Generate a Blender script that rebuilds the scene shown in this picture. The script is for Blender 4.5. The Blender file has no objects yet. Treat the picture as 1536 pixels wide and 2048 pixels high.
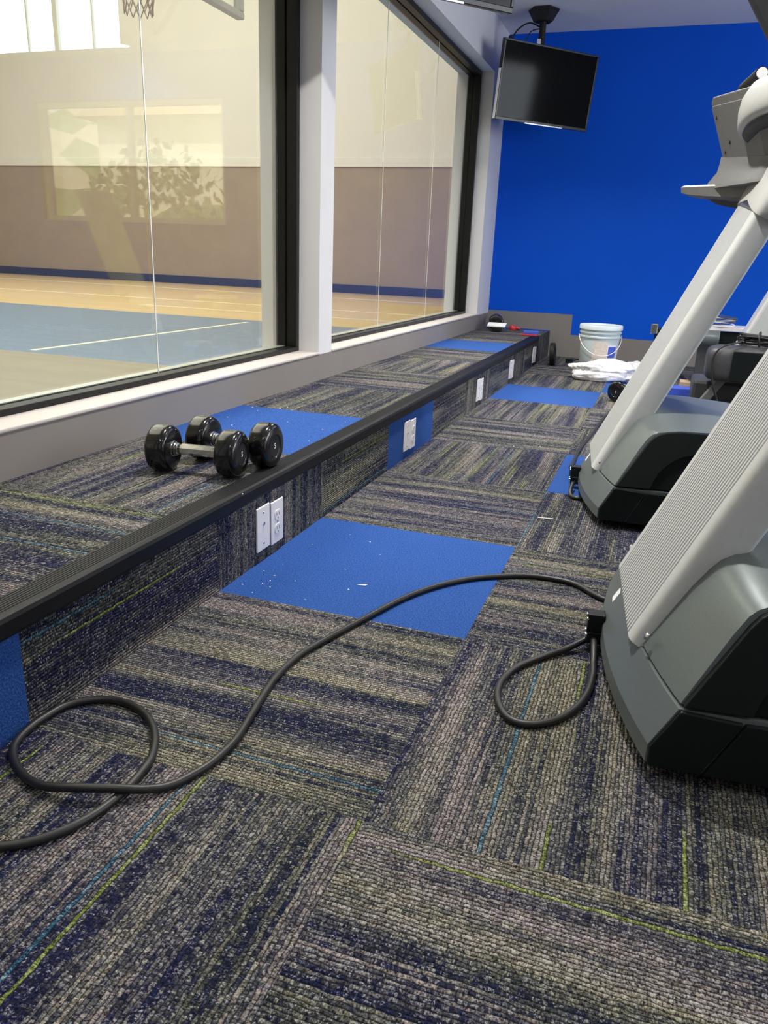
import bpy, bmesh, math, random
from mathutils import Vector, Matrix
C = bpy.context.scene
COL = C.collection
PI = math.pi
rnd = random.Random(7)

# ------------------------------------------------------------------ camera
F_PX = 1544.58
cam_data = bpy.data.cameras.new('camera')
cam = bpy.data.objects.new('camera', cam_data)
COL.objects.link(cam)
RIGHT = Vector((0.94198188, 0.33343708, 0.03859849))
DOWN = Vector((0.13969566, -0.28487113, -0.94833199))
FWD = Vector((-0.30521345, 0.89870359, -0.31492316))
CAMLOC = Vector((0.9121, -1.7742, 0.7801))
m = Matrix((RIGHT, -DOWN, -FWD)).transposed().to_4x4()
m.translation = CAMLOC
cam.matrix_world = m
cam_data.sensor_fit = 'VERTICAL'
cam_data.sensor_height = 24.0
cam_data.lens = F_PX / 2048 * 24.0
cam_data.clip_start = 0.02
C.camera = cam

# ------------------------------------------------------------------ world, lights, exposure
C.view_settings.view_transform = 'Standard'
C.view_settings.look = 'None'
C.view_settings.exposure = 0.15
C.view_settings.gamma = 1.0
C.view_settings.use_curve_mapping = False
C.cycles.use_denoising = True
C.cycles.max_bounces = 8
C.cycles.diffuse_bounces = 5
C.cycles.transparent_max_bounces = 16
C.cycles.caustics_reflective = False
C.cycles.caustics_refractive = False
C.cycles.sample_clamp_indirect = 6.0

world = bpy.data.worlds.new('daylight')
C.world = world
world.use_nodes = True
bg = world.node_tree.nodes['Background']
bg.inputs[0].default_value = (0.80, 0.90, 1.0, 1)
bg.inputs[1].default_value = 2.6

sun_data = bpy.data.lights.new('sun', 'SUN')
sun_data.energy = 6.5
sun_data.angle = 0.01
sun_data.color = (1.0, 0.94, 0.84)
sun = bpy.data.objects.new('sun', sun_data)
COL.objects.link(sun)
sun.rotation_euler = Vector((0.25, 0.62, -0.74)).to_track_quat('-Z', 'Y').to_euler()

def area(name, loc, direction, sx, sy, power, color=(1, 1, 1), spread=180, disk=False):
    d = bpy.data.lights.new(name, 'AREA')
    d.shape = 'DISK' if disk else 'RECTANGLE'
    d.size = sx
    if not disk:
        d.size_y = sy
    d.energy = power
    d.color = color
    d.spread = math.radians(spread)
    o = bpy.data.objects.new(name, d)
    COL.objects.link(o)
    o.location = loc
    o.rotation_euler = Vector(direction).to_track_quat('-Z', 'Y').to_euler()
    return o

CAN_W = 30.0
CANS = [(0.3, 3.0), (0.3, 0.5), (0.3, -2.0), (2.65, 4.95), (2.3, 1.6), (2.3, -1.2), (4.0, 3.0), (4.0, 0.0)]
area('side_daylight_boost', (4.93, 2.0, 1.6), (-1, 0, -0.05), 3.8, 1.3, 66, (0.90, 0.95, 1.0))  # added lamp boosting daylight from the unseen side window
area('back_fill', (1.6, -3.42, 1.5), (0, 1, -0.05), 2.6, 1.5, 4, (0.92, 0.96, 1.0))  # added fill light, no window in the wall behind it
area('gym_lamp', (-7.0, 6.0, 7.7), (0, 0, -1), 9, 12, 1080, (1.0, 0.945, 0.83))
area('gym_lamp', (-4.0, 1.0, 7.7), (0, 0, -1), 5, 6, 380, (1.0, 0.95, 0.84))

# ------------------------------------------------------------------ materials
def mat(name, color, rough=0.6, metal=0.0, spec=0.5, coat=0.0, noise=None, bump=None, emit=None):
    m_ = bpy.data.materials.new(name)
    m_.use_nodes = True
    nt = m_.node_tree
    b = nt.nodes['Principled BSDF']
    b.inputs['Base Color'].default_value = (*color, 1)
    b.inputs['Roughness'].default_value = rough
    b.inputs['Metallic'].default_value = metal
    b.inputs['Specular IOR Level'].default_value = spec
    b.inputs['Coat Weight'].default_value = coat
    if emit:
        b.inputs['Emission Color'].default_value = (*emit[0], 1)
        b.inputs['Emission Strength'].default_value = emit[1]
    if noise or bump:
        tc = nt.nodes.new('ShaderNodeTexCoord')
    if noise:                       # (scale, amount)
        n = nt.nodes.new('ShaderNodeTexNoise')
        n.inputs['Scale'].default_value = noise[0]
        n.inputs['Detail'].default_value = 4
        nt.links.new(tc.outputs['Object'], n.inputs['Vector'])
        r = nt.nodes.new('ShaderNodeMapRange')
        r.inputs['From Min'].default_value = 0.3
        r.inputs['From Max'].default_value = 0.7
        r.inputs['To Min'].default_value = 1 - noise[1]
        r.inputs['To Max'].default_value = 1 + noise[1]
        nt.links.new(n.outputs['Fac'], r.inputs['Value'])
        mx = nt.nodes.new('ShaderNodeVectorMath')
        mx.operation = 'SCALE'
        mx.inputs[0].default_value = color
        nt.links.new(r.outputs[0], mx.inputs['Scale'])
        nt.links.new(mx.outputs[0], b.inputs['Base Color'])
    if bump:                        # (scale, strength, distance)
        n2 = nt.nodes.new('ShaderNodeTexNoise')
        n2.inputs['Scale'].default_value = bump[0]
        n2.inputs['Detail'].default_value = 3
        nt.links.new(tc.outputs['Object'], n2.inputs['Vector'])
        bp = nt.nodes.new('ShaderNodeBump')
        bp.inputs['Strength'].default_value = bump[1]
        bp.inputs['Distance'].default_value = bump[2]
        nt.links.new(n2.outputs['Fac'], bp.inputs['Height'])
        nt.links.new(bp.outputs[0], b.inputs['Normal'])
    return m_

def glass_mat(name, refl=1.0, tint=(0.98, 1.0, 0.97)):
    m_ = bpy.data.materials.new(name)
    m_.use_nodes = True
    nt = m_.node_tree
    nt.nodes.remove(nt.nodes['Principled BSDF'])
    out = nt.nodes['Material Output']
    tr = nt.nodes.new('ShaderNodeBsdfTransparent')
    tr.inputs[0].default_value = (*tint, 1)
    gl = nt.nodes.new('ShaderNodeBsdfGlossy')
    gl.inputs['Roughness'].default_value = 0.0
    fr = nt.nodes.new('ShaderNodeFresnel')
    fr.inputs['IOR'].default_value = 1.5
    mu = nt.nodes.new('ShaderNodeMath')
    mu.operation = 'MULTIPLY'
    mu.inputs[1].default_value = refl
    mix = nt.nodes.new('ShaderNodeMixShader')
    ge = nt.nodes.new('ShaderNodeNewGeometry')
    ior = nt.nodes.new('ShaderNodeMapRange')        # a thin sheet: both faces act as air to glass
    ior.inputs['To Min'].default_value = 1.5
    ior.inputs['To Max'].default_value = 1 / 1.5
    nt.links.new(ge.outputs['Backfacing'], ior.inputs['Value'])
    nt.links.new(ior.outputs[0], fr.inputs['IOR'])
    nt.links.new(fr.outputs[0], mu.inputs[0])
    nt.links.new(mu.outputs[0], mix.inputs[0])
    nt.links.new(tr.outputs[0], mix.inputs[1])
    nt.links.new(gl.outputs[0], mix.inputs[2])
    nt.links.new(mix.outputs[0], out.inputs[0])
    return m_

class NG:
    """tiny helper to write node maths"""
    def __init__(s, nt):
        s.nt = nt
    def node(s, t, **kw):
        n = s.nt.nodes.new(t)
        for k, v in kw.items():
            setattr(n, k, v)
        return n
    def put(s, sock, v):
        if isinstance(v, (int, float)):
            sock.default_value = v
        elif isinstance(v, tuple):
            sock.default_value = v
        else:
            s.nt.links.new(v, sock)
    def math(s, op, a, b=0.0, c=0.0):
        n = s.node('ShaderNodeMath', operation=op)
        s.put(n.inputs[0], a); s.put(n.inputs[1], b); s.put(n.inputs[2], c)
        return n.outputs[0]
    def xyz(s, x, y, z):
        n = s.node('ShaderNodeCombineXYZ')
        s.put(n.inputs[0], x); s.put(n.inputs[1], y); s.put(n.inputs[2], z)
        return n.outputs[0]
    def noise(s, vec, scale=1.0, detail=0.0, rough=0.5):
        n = s.node('ShaderNodeTexNoise')
        s.put(n.inputs['Vector'], vec)
        n.inputs['Scale'].default_value = scale
        n.inputs['Detail'].default_value = detail
        n.inputs['Roughness'].default_value = rough
        return n.outputs['Fac']
    def white(s, vec):
        n = s.node('ShaderNodeTexWhiteNoise')
        s.put(n.inputs['Vector'], vec)
        return n.outputs['Value']
    def mix(s, fac, a, b, mode='MIX'):
        n = s.node('ShaderNodeMix', data_type='RGBA', blend_type=mode)
        s.put(n.inputs[0], fac)
        s.put(n.inputs[6], a); s.put(n.inputs[7], b)
        return n.outputs[2]
    def ramp(s, fac, stops, interp='LINEAR'):
        n = s.node('ShaderNodeValToRGB')
        n.color_ramp.interpolation = interp
        el = n.color_ramp.elements
        while len(el) > 1:
            el.remove(el[-1])
        el[0].position = stops[0][0]; el[0].color = (*stops[0][1], 1)
        for p, c in stops[1:]:
            e = el.new(p); e.color = (*c, 1)
        s.put(n.inputs[0], fac)
        return n.outputs[0]
    def maprange(s, v, a, b, c, d, clamp=True):
        n = s.node('ShaderNodeMapRange', clamp=clamp)
        s.put(n.inputs[0], v)
        for i, q in enumerate((a, b, c, d)):
            n.inputs[i + 1].default_value = q
        return n.outputs[0]

ROWS = 92.0
def carpet_mat():
    m_ = bpy.data.materials.new('striped_carpet_tile')
    m_.use_nodes = True
    nt = m_.node_tree
    b = nt.nodes['Principled BSDF']
    g = NG(nt)
    uv = g.node('ShaderNodeUVMap', uv_map='tile')
    sp = g.node('ShaderNodeSeparateXYZ')
    nt.links.new(uv.outputs[0], sp.inputs[0])
    V = sp.outputs[1]
    at = g.node('ShaderNodeAttribute', attribute_name='tile_seed')
    s50 = g.math('MULTIPLY', at.outputs['Fac'], 57.0)
    # rows wander a little
    wob = g.noise(g.xyz(g.math('MULTIPLY', sp.outputs[0], 40.0), g.math('MULTIPLY', V, 30.0), s50), 1.0, 1.0)
    U = g.math('ADD', sp.outputs[0], g.math('MULTIPLY', g.math('SUBTRACT', wob, 0.5), 0.010))
    ru = g.math('MULTIPLY', U, ROWS)
    row = g.math('FLOOR', ru)
    fr = g.math('FRACT', ru)
    rowv = g.white(g.xyz(row, s50, 3.0))
    # yarn loops along each row
    vb = g.math('ADD', g.math('MULTIPLY', V, 118.0), g.math('MULTIPLY', rowv, 17.0))
    vb = g.math('ADD', vb, g.math('MULTIPLY', g.noise(g.xyz(g.math('MULTIPLY', row, 2.3), g.math('MULTIPLY', V, 45.0), s50)), 3.2))
    bead = g.math('FLOOR', vb)
    bf = g.math('FRACT', vb)
    br = g.white(g.xyz(row, bead, s50))
    br2 = g.white(g.xyz(bead, row, g.math('ADD', s50, 2.5)))
    fuzz = g.noise(g.xyz(g.math('MULTIPLY', ru, 2.2), g.math('MULTIPLY', V, 230.0), s50), 1.0, 2.0, 0.6)
    # long colour runs, grouped over several rows
    seg = g.noise(g.xyz(g.math('MULTIPLY', row, 7.31), g.math('MULTIPLY', V, 1.7), s50))
    band = g.noise(g.xyz(g.math('MULTIPLY', U, 12.0), g.math('MULTIPLY', V, 0.8), s50), 1.0, 1.0)
    t = g.math('MULTIPLY', g.math('SUBTRACT', seg, 0.5), 0.70)
    t = g.math('ADD', t, g.math('MULTIPLY', g.math('SUBTRACT', rowv, 0.5), 0.24))
    t = g.math('ADD', t, g.math('MULTIPLY', g.math('SUBTRACT', band, 0.5), 1.6))
    t = g.math('ADD', t, g.math('MULTIPLY', g.math('SUBTRACT', br, 0.5), 0.30))
    t = g.math('ADD', t, 0.50)
    base = g.ramp(t, [(0.08, (0.014, 0.018, 0.062)), (0.26, (0.020, 0.024, 0.058)), (0.36, (0.052, 0.055, 0.068)),
                      (0.52, (0.108, 0.109, 0.116)), (0.66, (0.165, 0.156, 0.142)), (0.82, (0.225, 0.202, 0.165)),
                      (0.94, (0.260, 0.235, 0.225))])
    hue = g.noise(g.xyz(g.math('MULTIPLY', U, 7.0), g.math('MULTIPLY', V, 0.7), g.math('ADD', s50, 11.3)))
    base = g.mix(g.maprange(hue, 0.50, 0.62, 0.0, 0.7), base, g.mix(1.0, base, (1.07, 0.97, 1.12, 1), 'MULTIPLY'))
    base = g.mix(g.maprange(hue, 0.36, 0.46, 0.55, 0.0), base, g.mix(1.0, base, (1.03, 1.05, 0.74, 1), 'MULTIPLY'))
    # accent yarns
    acc = g.white(g.xyz(row, g.math('ADD', s50, 1.7), 9.0))
    accseg = g.noise(g.xyz(g.math('MULTIPLY', row, 3.77), g.math('MULTIPLY', V, 1.7), g.math('ADD', s50, 5.0)))
    on = g.maprange(accseg, 0.47, 0.53, 0.0, 1.0)
    lime = g.math('MULTIPLY', g.math('GREATER_THAN', acc, 0.972), on)
    cyan = g.math('MULTIPLY', g.math('LESS_THAN', acc, 0.016), on)
    base = g.mix(g.math('MULTIPLY', lime, 0.75), base, (0.22, 0.27, 0.045, 1))
    base = g.mix(g.math('MULTIPLY', cyan, 0.65), base, (0.045, 0.16, 0.25, 1))
    # each loop has its own strength; pale tips paint in highlights
    gain = g.math('ADD', 0.62, g.math('MULTIPLY', br2, 0.75))
    gain = g.math('MULTIPLY', gain, g.maprange(fuzz, 0.31, 0.69, 0.04, 2.15))
    col = g.mix(1.0, base, g.xyz(gain, gain, gain), 'MULTIPLY')
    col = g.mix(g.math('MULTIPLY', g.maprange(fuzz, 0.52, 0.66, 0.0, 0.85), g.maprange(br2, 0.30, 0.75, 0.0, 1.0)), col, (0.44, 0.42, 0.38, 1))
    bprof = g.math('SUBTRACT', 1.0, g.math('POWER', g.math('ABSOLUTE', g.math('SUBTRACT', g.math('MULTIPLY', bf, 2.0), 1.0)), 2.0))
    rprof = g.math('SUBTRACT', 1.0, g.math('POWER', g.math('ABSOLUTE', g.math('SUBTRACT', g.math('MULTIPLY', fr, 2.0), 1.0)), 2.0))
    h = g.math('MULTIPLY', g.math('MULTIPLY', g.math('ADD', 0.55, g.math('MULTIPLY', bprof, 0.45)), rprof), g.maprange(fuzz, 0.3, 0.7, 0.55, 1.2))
    col = g.mix(g.maprange(h, 0.08, 0.55, 0.86, 0.0), col, (0.009, 0.010, 0.018, 1))  # gaps between loops darkened to paint in their shade
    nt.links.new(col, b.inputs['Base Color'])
    b.inputs['Roughness'].default_value = 0.95
    b.inputs['Specular IOR Level'].default_value = 0.12
    bp = g.node('ShaderNodeBump')
    bp.inputs['Strength'].default_value = 0.8
    bp.inputs['Distance'].default_value = 0.005
    nt.links.new(h, bp.inputs['Height'])
    nt.links.new(bp.outputs[0], b.inputs['Normal'])
    return m_

def blue_carpet_mat():
    m_ = bpy.data.materials.new('blue_carpet_tile')
    m_.use_nodes = True
    nt = m_.node_tree
    b = nt.nodes['Principled BSDF']
    g = NG(nt)
    tc = g.node('ShaderNodeTexCoord')
    n = g.noise(tc.outputs['Object'], 260.0, 3.0, 0.6)
    big = g.noise(tc.outputs['Object'], 9.0, 2.0)
    c = g.ramp(n, [(0.30, (0.008, 0.030, 0.130)), (0.5, (0.022, 0.074, 0.280)), (0.70, (0.045, 0.125, 0.400))])
    c = g.mix(g.maprange(big, 0.3, 0.7, 0.0, 0.25), c, (0.030, 0.092, 0.30, 1))
    nt.links.new(c, b.inputs['Base Color'])
    b.inputs['Roughness'].default_value = 0.95
    b.inputs['Specular IOR Level'].default_value = 0.15
    bp = g.node('ShaderNodeBump')
    bp.inputs['Strength'].default_value = 0.7
    bp.inputs['Distance'].default_value = 0.004
    nt.links.new(n, bp.inputs['Height'])
    nt.links.new(bp.outputs[0], b.inputs['Normal'])
    return m_

def wood_mat(name, c1, c2, rough):
    m_ = bpy.data.materials.new(name)
    m_.use_nodes = True
    nt = m_.node_tree
    b = nt.nodes['Principled BSDF']
    g = NG(nt)
    tc = g.node('ShaderNodeTexCoord')
    sp = g.node('ShaderNodeSeparateXYZ')
    nt.links.new(tc.outputs['Object'], sp.inputs[0])
    row = g.math('FLOOR', g.math('MULTIPLY', sp.outputs[1], 13.0))
    plank = g.math('FLOOR', g.math('ADD', g.math('MULTIPLY', sp.outputs[0], 0.9), g.math('MULTIPLY', g.white(g.xyz(row, 0.0, 0.0)), 5.0)))
    tone = g.white(g.xyz(row, plank, 2.0))
    grain = g.noise(g.xyz(g.math('MULTIPLY', sp.outputs[0], 3.0), g.math('MULTIPLY', sp.outputs[1], 70.0), tone), 1.0, 2.0)
    f = g.math('ADD', g.math('MULTIPLY', tone, 0.55), g.math('MULTIPLY', grain, 0.45))
    nt.links.new(g.mix(f, (*c1, 1), (*c2, 1)), b.inputs['Base Color'])
    b.inputs['Roughness'].default_value = rough
    return m_

M = {}
M['carpet'] = carpet_mat()
M['blue_carpet'] = blue_carpet_mat()
M['wall'] = mat('pale_grey_paint', (0.70, 0.685, 0.695), 0.75, noise=(3, 0.02), bump=(180, 0.08, 0.002))
M['ceiling'] = mat('ceiling_paint', (0.80, 0.79, 0.80), 0.85, noise=(2, 0.02))
M['blue_wall'] = mat('royal_blue_paint', (0.001, 0.092, 0.66), 0.6, spec=0.15, noise=(2, 0.03), bump=(220, 0.08, 0.002))
M['taupe'] = mat('taupe_paint', (0.235, 0.210, 0.195), 0.6, noise=(4, 0.03))
M['sill'] = mat('cream_sill_paint', (0.54, 0.49, 0.47), 0.45, noise=(5, 0.02))
M['black_frame'] = mat('black_window_frame', (0.006, 0.006, 0.006), 0.4, spec=0.3, noise=(30, 0.2))
M['nosing'] = mat('black_rubber_nosing', (0.006, 0.006, 0.007), 0.5, spec=0.22, noise=(25, 0.3))
M['glass'] = glass_mat('window_glass', 1.0)
M['channel'] = mat('pale_aluminium', (0.62, 0.63, 0.60), 0.3, metal=0.6, noise=(20, 0.05))
M['joint'] = mat('clear_silicone_joint', (0.85, 0.85, 0.82), 0.35, noise=(10, 0.05))
M['gym_white'] = mat('gym_white_paint', (0.74, 0.74, 0.70), 0.8, noise=(1, 0.02))
M['gym_brown'] = mat('gym_tan_wall', (0.345, 0.285, 0.195), 0.8, noise=(2, 0.05))
M['gym_base'] = mat('gym_blue_base', (0.034, 0.044, 0.070), 0.5, noise=(5, 0.1))
M['wood'] = wood_mat('maple_court', (0.54, 0.40, 0.215), (0.66, 0.50, 0.29), 0.3)
M['court_blue'] = wood_mat('blue_court_paint', (0.15, 0.255, 0.42), (0.175, 0.285, 0.46), 0.2)
M['wood_unlit'] = wood_mat('unlit_court', (0.25, 0.225, 0.18), (0.31, 0.275, 0.215), 0.3)  # maple out of the gym light, its shade put into the colour
M['court_line'] = mat('court_line_paint', (0.80, 0.77, 0.62), 0.4, noise=(6, 0.04))
M['silver'] = mat('silver_painted_plastic', (0.64, 0.65, 0.635), 0.36, metal=0.15, noise=(60, 0.03))
M['hood'] = mat('gunmetal_plastic', (0.165, 0.190, 0.190), 0.34, metal=0.4, noise=(300, 0.06))
M['black_plastic'] = mat('black_plastic', (0.006, 0.0085, 0.0085), 0.45, spec=0.25, noise=(40, 0.15))
M['black_gloss'] = mat('black_gloss', (0.007, 0.007, 0.007), 0.17, coat=0.25, noise=(15, 0.2))
M['arch'] = mat('matt_arch_black', (0.004, 0.005, 0.005), 0.55, spec=0.15, noise=(40, 0.2))
M['black_matt'] = mat('matt_black', (0.010, 0.010, 0.010), 0.6, spec=0.3, noise=(40, 0.2))
M['rubber_cord'] = mat('black_rubber_cord', (0.013, 0.012, 0.012), 0.45, noise=(80, 0.2))
M['chrome'] = mat('chrome', (0.66, 0.64, 0.62), 0.20, metal=1.0, noise=(50, 0.04))
M['white_plastic'] = mat('white_plastic', (0.78, 0.74, 0.74), 0.35, noise=(20, 0.02))
M['console_grey'] = mat('console_grey', (0.165, 0.165, 0.158), 0.5, noise=(80, 0.05))
M['cap_grey'] = mat('console_cap_grey', (0.50, 0.50, 0.48), 0.42, noise=(80, 0.03))
M['dark_grey'] = mat('dark_grey_plastic', (0.055, 0.056, 0.062), 0.48, noise=(60, 0.1))
M['screen'] = mat('tv_screen', (0.004, 0.004, 0.004), 0.07, spec=0.12, noise=(3, 0.2))
M['tv_black'] = mat('tv_bezel', (0.010, 0.010, 0.010), 0.28, noise=(20, 0.2))
M['white'] = mat('white_paper', (0.85, 0.85, 0.85), 0.6, noise=(30, 0.02))
M['bucket'] = mat('white_bucket_plastic', (0.60, 0.68, 0.70), 0.4, noise=(10, 0.03))
M['label_cream'] = mat('cream_label', (0.62, 0.55, 0.50), 0.6, noise=(60, 0.1))
M['red'] = mat('red_plastic', (0.55, 0.03, 0.04), 0.4, noise=(20, 0.05))
M['blue_box'] = mat('blue_plastic', (0.06, 0.11, 0.55), 0.4, noise=(20, 0.05))
M['tan'] = mat('tan_cardboard', (0.45, 0.32, 0.19), 0.8, noise=(20, 0.08))
M['bag'] = mat('white_plastic_film', (0.78, 0.76, 0.76), 0.30, noise=(12, 0.04), bump=(22, 0.5, 0.02))
M['net'] = mat('white_net_cord', (0.42, 0.33, 0.30), 0.8, noise=(30, 0.05))
M['orange'] = mat('orange_rim', (0.65, 0.12, 0.02), 0.4, noise=(30, 0.05))
M['belt'] = mat('running_belt', (0.012, 0.012, 0.013), 0.7, noise=(200, 0.2))
M['lens'] = mat('lamp_lens', (0.9, 0.9, 0.9), 0.5, noise=(5, 0.01), emit=((1, 0.97, 0.9), 14))
M['grass'] = mat('lawn', (0.16, 0.22, 0.07), 0.9, noise=(3, 0.35))
M['leaf'] = mat('hedge_leaf', (0.07, 0.13, 0.03), 0.7, noise=(9, 0.5))
M['stucco'] = mat('pale_stucco', (0.72, 0.64, 0.50), 0.9, noise=(2, 0.12))
M['sand'] = mat('sandy_path', (0.60, 0.50, 0.36), 0.9, noise=(2, 0.15))

# ------------------------------------------------------------------ mesh helpers
def link(name, bm, material, parent=None, smooth=False, bevel=0.0, segs=2, angle=40):
    bmesh.ops.recalc_face_normals(bm, faces=bm.faces)
    me = bpy.data.meshes.new(name)
    bm.to_mesh(me)
    bm.free()
    mats = material if isinstance(material, (list, tuple)) else [material]
    for k in mats:
        me.materials.append(k)
    o = bpy.data.objects.new(name, me)
    COL.objects.link(o)
    if parent:
        o.parent = parent
    if bevel:
        b = o.modifiers.new('bevel', 'BEVEL')
        b.width = bevel
        b.segments = segs
        b.limit_method = 'ANGLE'
        b.angle_limit = math.radians(angle)
    if smooth:
        for p in me.polygons:
            p.use_smooth = True
        try:
            me.set_sharp_from_angle(angle=math.radians(angle))
        except Exception:
            pass
    return o

def box(bm, x0, x1, y0, y1, z0, z1, mi=0, rot=None):
    co = [(x, y, z) for x in (x0, x1) for y in (y0, y1) for z in (z0, z1)]
    vs = [bm.verts.new(rot @ Vector(c) if rot else c) for c in co]
    for f in ((0, 1, 3, 2), (4, 6, 7, 5), (0, 4, 5, 1), (2, 3, 7, 6), (0, 2, 6, 4), (1, 5, 7, 3)):
        fc = bm.faces.new([vs[i] for i in f])
        fc.material_index = mi
    return vs

def boxes(name, lst, material, parent=None, bevel=0.0, **kw):
    bm = bmesh.new()
    for b in lst:
        box(bm, *b)
    return link(name, bm, material, parent, bevel=bevel, **kw)

def prism(bm, poly, axis_fn, a, b, mi=0):
    """poly: 2-D points, axis_fn(p, t) -> 3-D; extruded from t=a to t=b"""
    v0 = [bm.verts.new(axis_fn(p, a)) for p in poly]
    v1 = [bm.verts.new(axis_fn(p, b)) for p in poly]
    n = len(poly)
    for i in range(n):
        f = bm.faces.new((v0[i], v0[(i + 1) % n], v1[(i + 1) % n], v1[i])); f.material_index = mi
    f = bm.faces.new(v0); f.material_index = mi
    f = bm.faces.new(v1[::-1]); f.material_index = mi

def loft(bm, sections, close=True, caps=True, mi=0):
    rings = [[bm.verts.new(p) for p in s] for s in sections]
    n = len(rings[0])
    for a, b in zip(rings, rings[1:]):
        for i in range(n if close else n - 1):
            f = bm.faces.new((a[i], a[(i + 1) % n], b[(i + 1) % n], b[i])); f.material_index = mi
    if caps:
        bm.faces.new(rings[0][::-1]).material_index = mi
        bm.faces.new(rings[-1]).material_index = mi

def lathe(bm, prof, mtx=Matrix.Identity(4), n=40, mi=0, closed=False):
    rings = []
    for r, z in prof:
        if r < 1e-6:
            rings.append([bm.verts.new(mtx @ Vector((0, 0, z)))])
        else:
            rings.append([bm.verts.new(mtx @ Vector((r * math.cos(2 * PI * i / n), r * math.sin(2 * PI * i / n), z))) for i in range(n)])
    pairs = list(zip(rings, rings[1:]))
    if closed:
        pairs.append((rings[-1], rings[0]))
    for a, b in pairs:
        if len(a) == 1 and len(b) == 1:
            continue
        for i in range(n):
            j = (i + 1) % n
            if len(a) == 1:
                f = bm.faces.new((a[0], b[j], b[i]))
            elif len(b) == 1:
                f = bm.faces.new((a[i], a[j], b[0]))
            else:
                f = bm.faces.new((a[i], a[j], b[j], b[i]))
            f.material_index = mi

def smooth_path(pts, k=8, closed=False):
    pts = [Vector(p) for p in pts]
    out = []
    n = len(pts)
    for i in range(n if closed else n - 1):
        p0 = pts[(i - 1) % n] if (closed or i > 0) else pts[i]
        p1 = pts[i]
        p2 = pts[(i + 1) % n]
        p3 = pts[(i + 2) % n] if (closed or i + 2 < n) else p2
        for j in range(k):
            t = j / k
            out.append(0.5 * ((2 * p1) + (p2 - p0) * t + (2 * p0 - 5 * p1 + 4 * p2 - p3) * t * t + (3 * p1 - p0 - 3 * p2 + p3) * t ** 3))
    if not closed:
        out.append(pts[-1])
    return out

def tube(bm, path, r, n=12, closed=False, caps=True, mi=0):
    path = [Vector(p) for p in path]
    N = len(path)
    rings = []
    nrm = None
    for i, p in enumerate(path):
        a = path[(i - 1) % N] if (closed or i > 0) else path[i]
        b = path[(i + 1) % N] if (closed or i < N - 1) else path[i]
        t = (b - a).normalized()
        if nrm is None:
            up = Vector((0, 0, 1)) if abs(t.z) < 0.9 else Vector((1, 0, 0))
            nrm = (up - t * up.dot(t)).normalized()
        else:
            nrm = (nrm - t * nrm.dot(t)).normalized()
        bn = t.cross(nrm)
        rr = r(i / (N - 1)) if callable(r) else r
        rings.append([bm.verts.new(p + (nrm * math.cos(2 * PI * k / n) + bn * math.sin(2 * PI * k / n)) * rr) for k in range(n)])
    for i in range(N if closed else N - 1):
        a, b = rings[i], rings[(i + 1) % N]
        for k in range(n):
            f = bm.faces.new((a[k], a[(k + 1) % n], b[(k + 1) % n], b[k])); f.material_index = mi
    if caps and not closed:
        bm.faces.new(rings[0][::-1]).material_index = mi
        bm.faces.new(rings[-1]).material_index = mi

def empty(name, loc, rz=0.0):
    o = bpy.data.objects.new(name, None)
    o.empty_display_size = 0.1
    COL.objects.link(o)
    o.location = loc
    o.rotation_euler = (0, 0, rz)
    return o

def tag(o, label=None, cat=None, group=None, kind=None):
    if label: o['label'] = label
    if cat: o['category'] = cat
    if group: o['group'] = group
    if kind: o['kind'] = kind
    return o

def struct(o):
    o['kind'] = 'structure'
    return o

def copy_tree(o, parent=None):
    c = o.copy()
    COL.objects.link(c)
    c.parent = parent
    for ch in list(o.children):
        copy_tree(ch, c)
    return c

def align(z_axis, loc):
    q = Vector(z_axis).to_track_quat('Z', 'Y')
    return Matrix.Translation(Vector(loc)) @ q.to_matrix().to_4x4()

# ------------------------------------------------------------------ dimensions
H = 0.2178          # platform height
W = 0.56            # platform depth
D = 5.2172          # far wall
T = 0.61
CEIL = 2.5
XR = 5.0            # side wall with windows
YB = -3.5           # wall behind the camera
Y0 = -0.293
GX0, GX1 = -18.0, -0.85
GY0, GY1 = -8.0, 14.0
GH = 8.0

# ------------------------------------------------------------------ carpet surfaces
def tiles(name, cells, mats):
    """cells: (4 corners, u_axis 0/1 (rows run along the other edge), blue?)"""
    bm = bmesh.new()
    uvl = bm.loops.layers.uv.new('tile')
    sl = bm.faces.layers.float.new('tile_seed')
    for cs, swap, blue, span in cells:
        vs = [bm.verts.new(c) for c in cs]
        f = bm.faces.new(vs)
        f.material_index = 1 if blue else 0
        f[sl] = rnd.random()
        (a0, a1), (b0, b1) = span
        for lp, (s, t) in zip(f.loops, ((a0, b0), (a1, b0), (a1, b1), (a0, b1))):
            lp[uvl].uv = (t, s) if swap else (s, t)
    me = bpy.data.meshes.new(name)
    bm.to_mesh(me)
    bm.free()
    for k in mats:
        me.materials.append(k)
    o = bpy.data.objects.new(name, me)
    COL.objects.link(o)
    return o

cells = []
xs = [0.0, 0.605] + [0.605 + T * k for k in range(1, 8)]
xs = [x for x in xs if x < XR] + [XR]
rows = [Y0 + T * k for k in range(-6, 10)]
BLUE = {(0, 0), (0, 5), (1, 2), (1, 6), (3, 1), (4, 4), (5, -2), (2, -4)}
for ci in range(len(xs) - 1):
    for k in range(-6, 10):
        ya, yb = Y0 + T * k, Y0 + T * (k + 1)
        ya, yb = max(ya, YB), min(yb, D)
        if yb <= ya:
            continue
        x0, x1 = xs[ci], xs[ci + 1]
        horiz = ((ci + k) % 2 != 0)         # yarn rows run along x
        # u runs across the rows
        cells.append((((x0, ya, 0), (x1, ya, 0), (x1, yb, 0), (x0, yb, 0)), horiz, (ci, k) in BLUE,
                      ((0, (x1 - x0) / T), (0, (yb - ya) / T))))
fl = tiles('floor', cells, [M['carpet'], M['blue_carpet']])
struct(fl)

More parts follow.
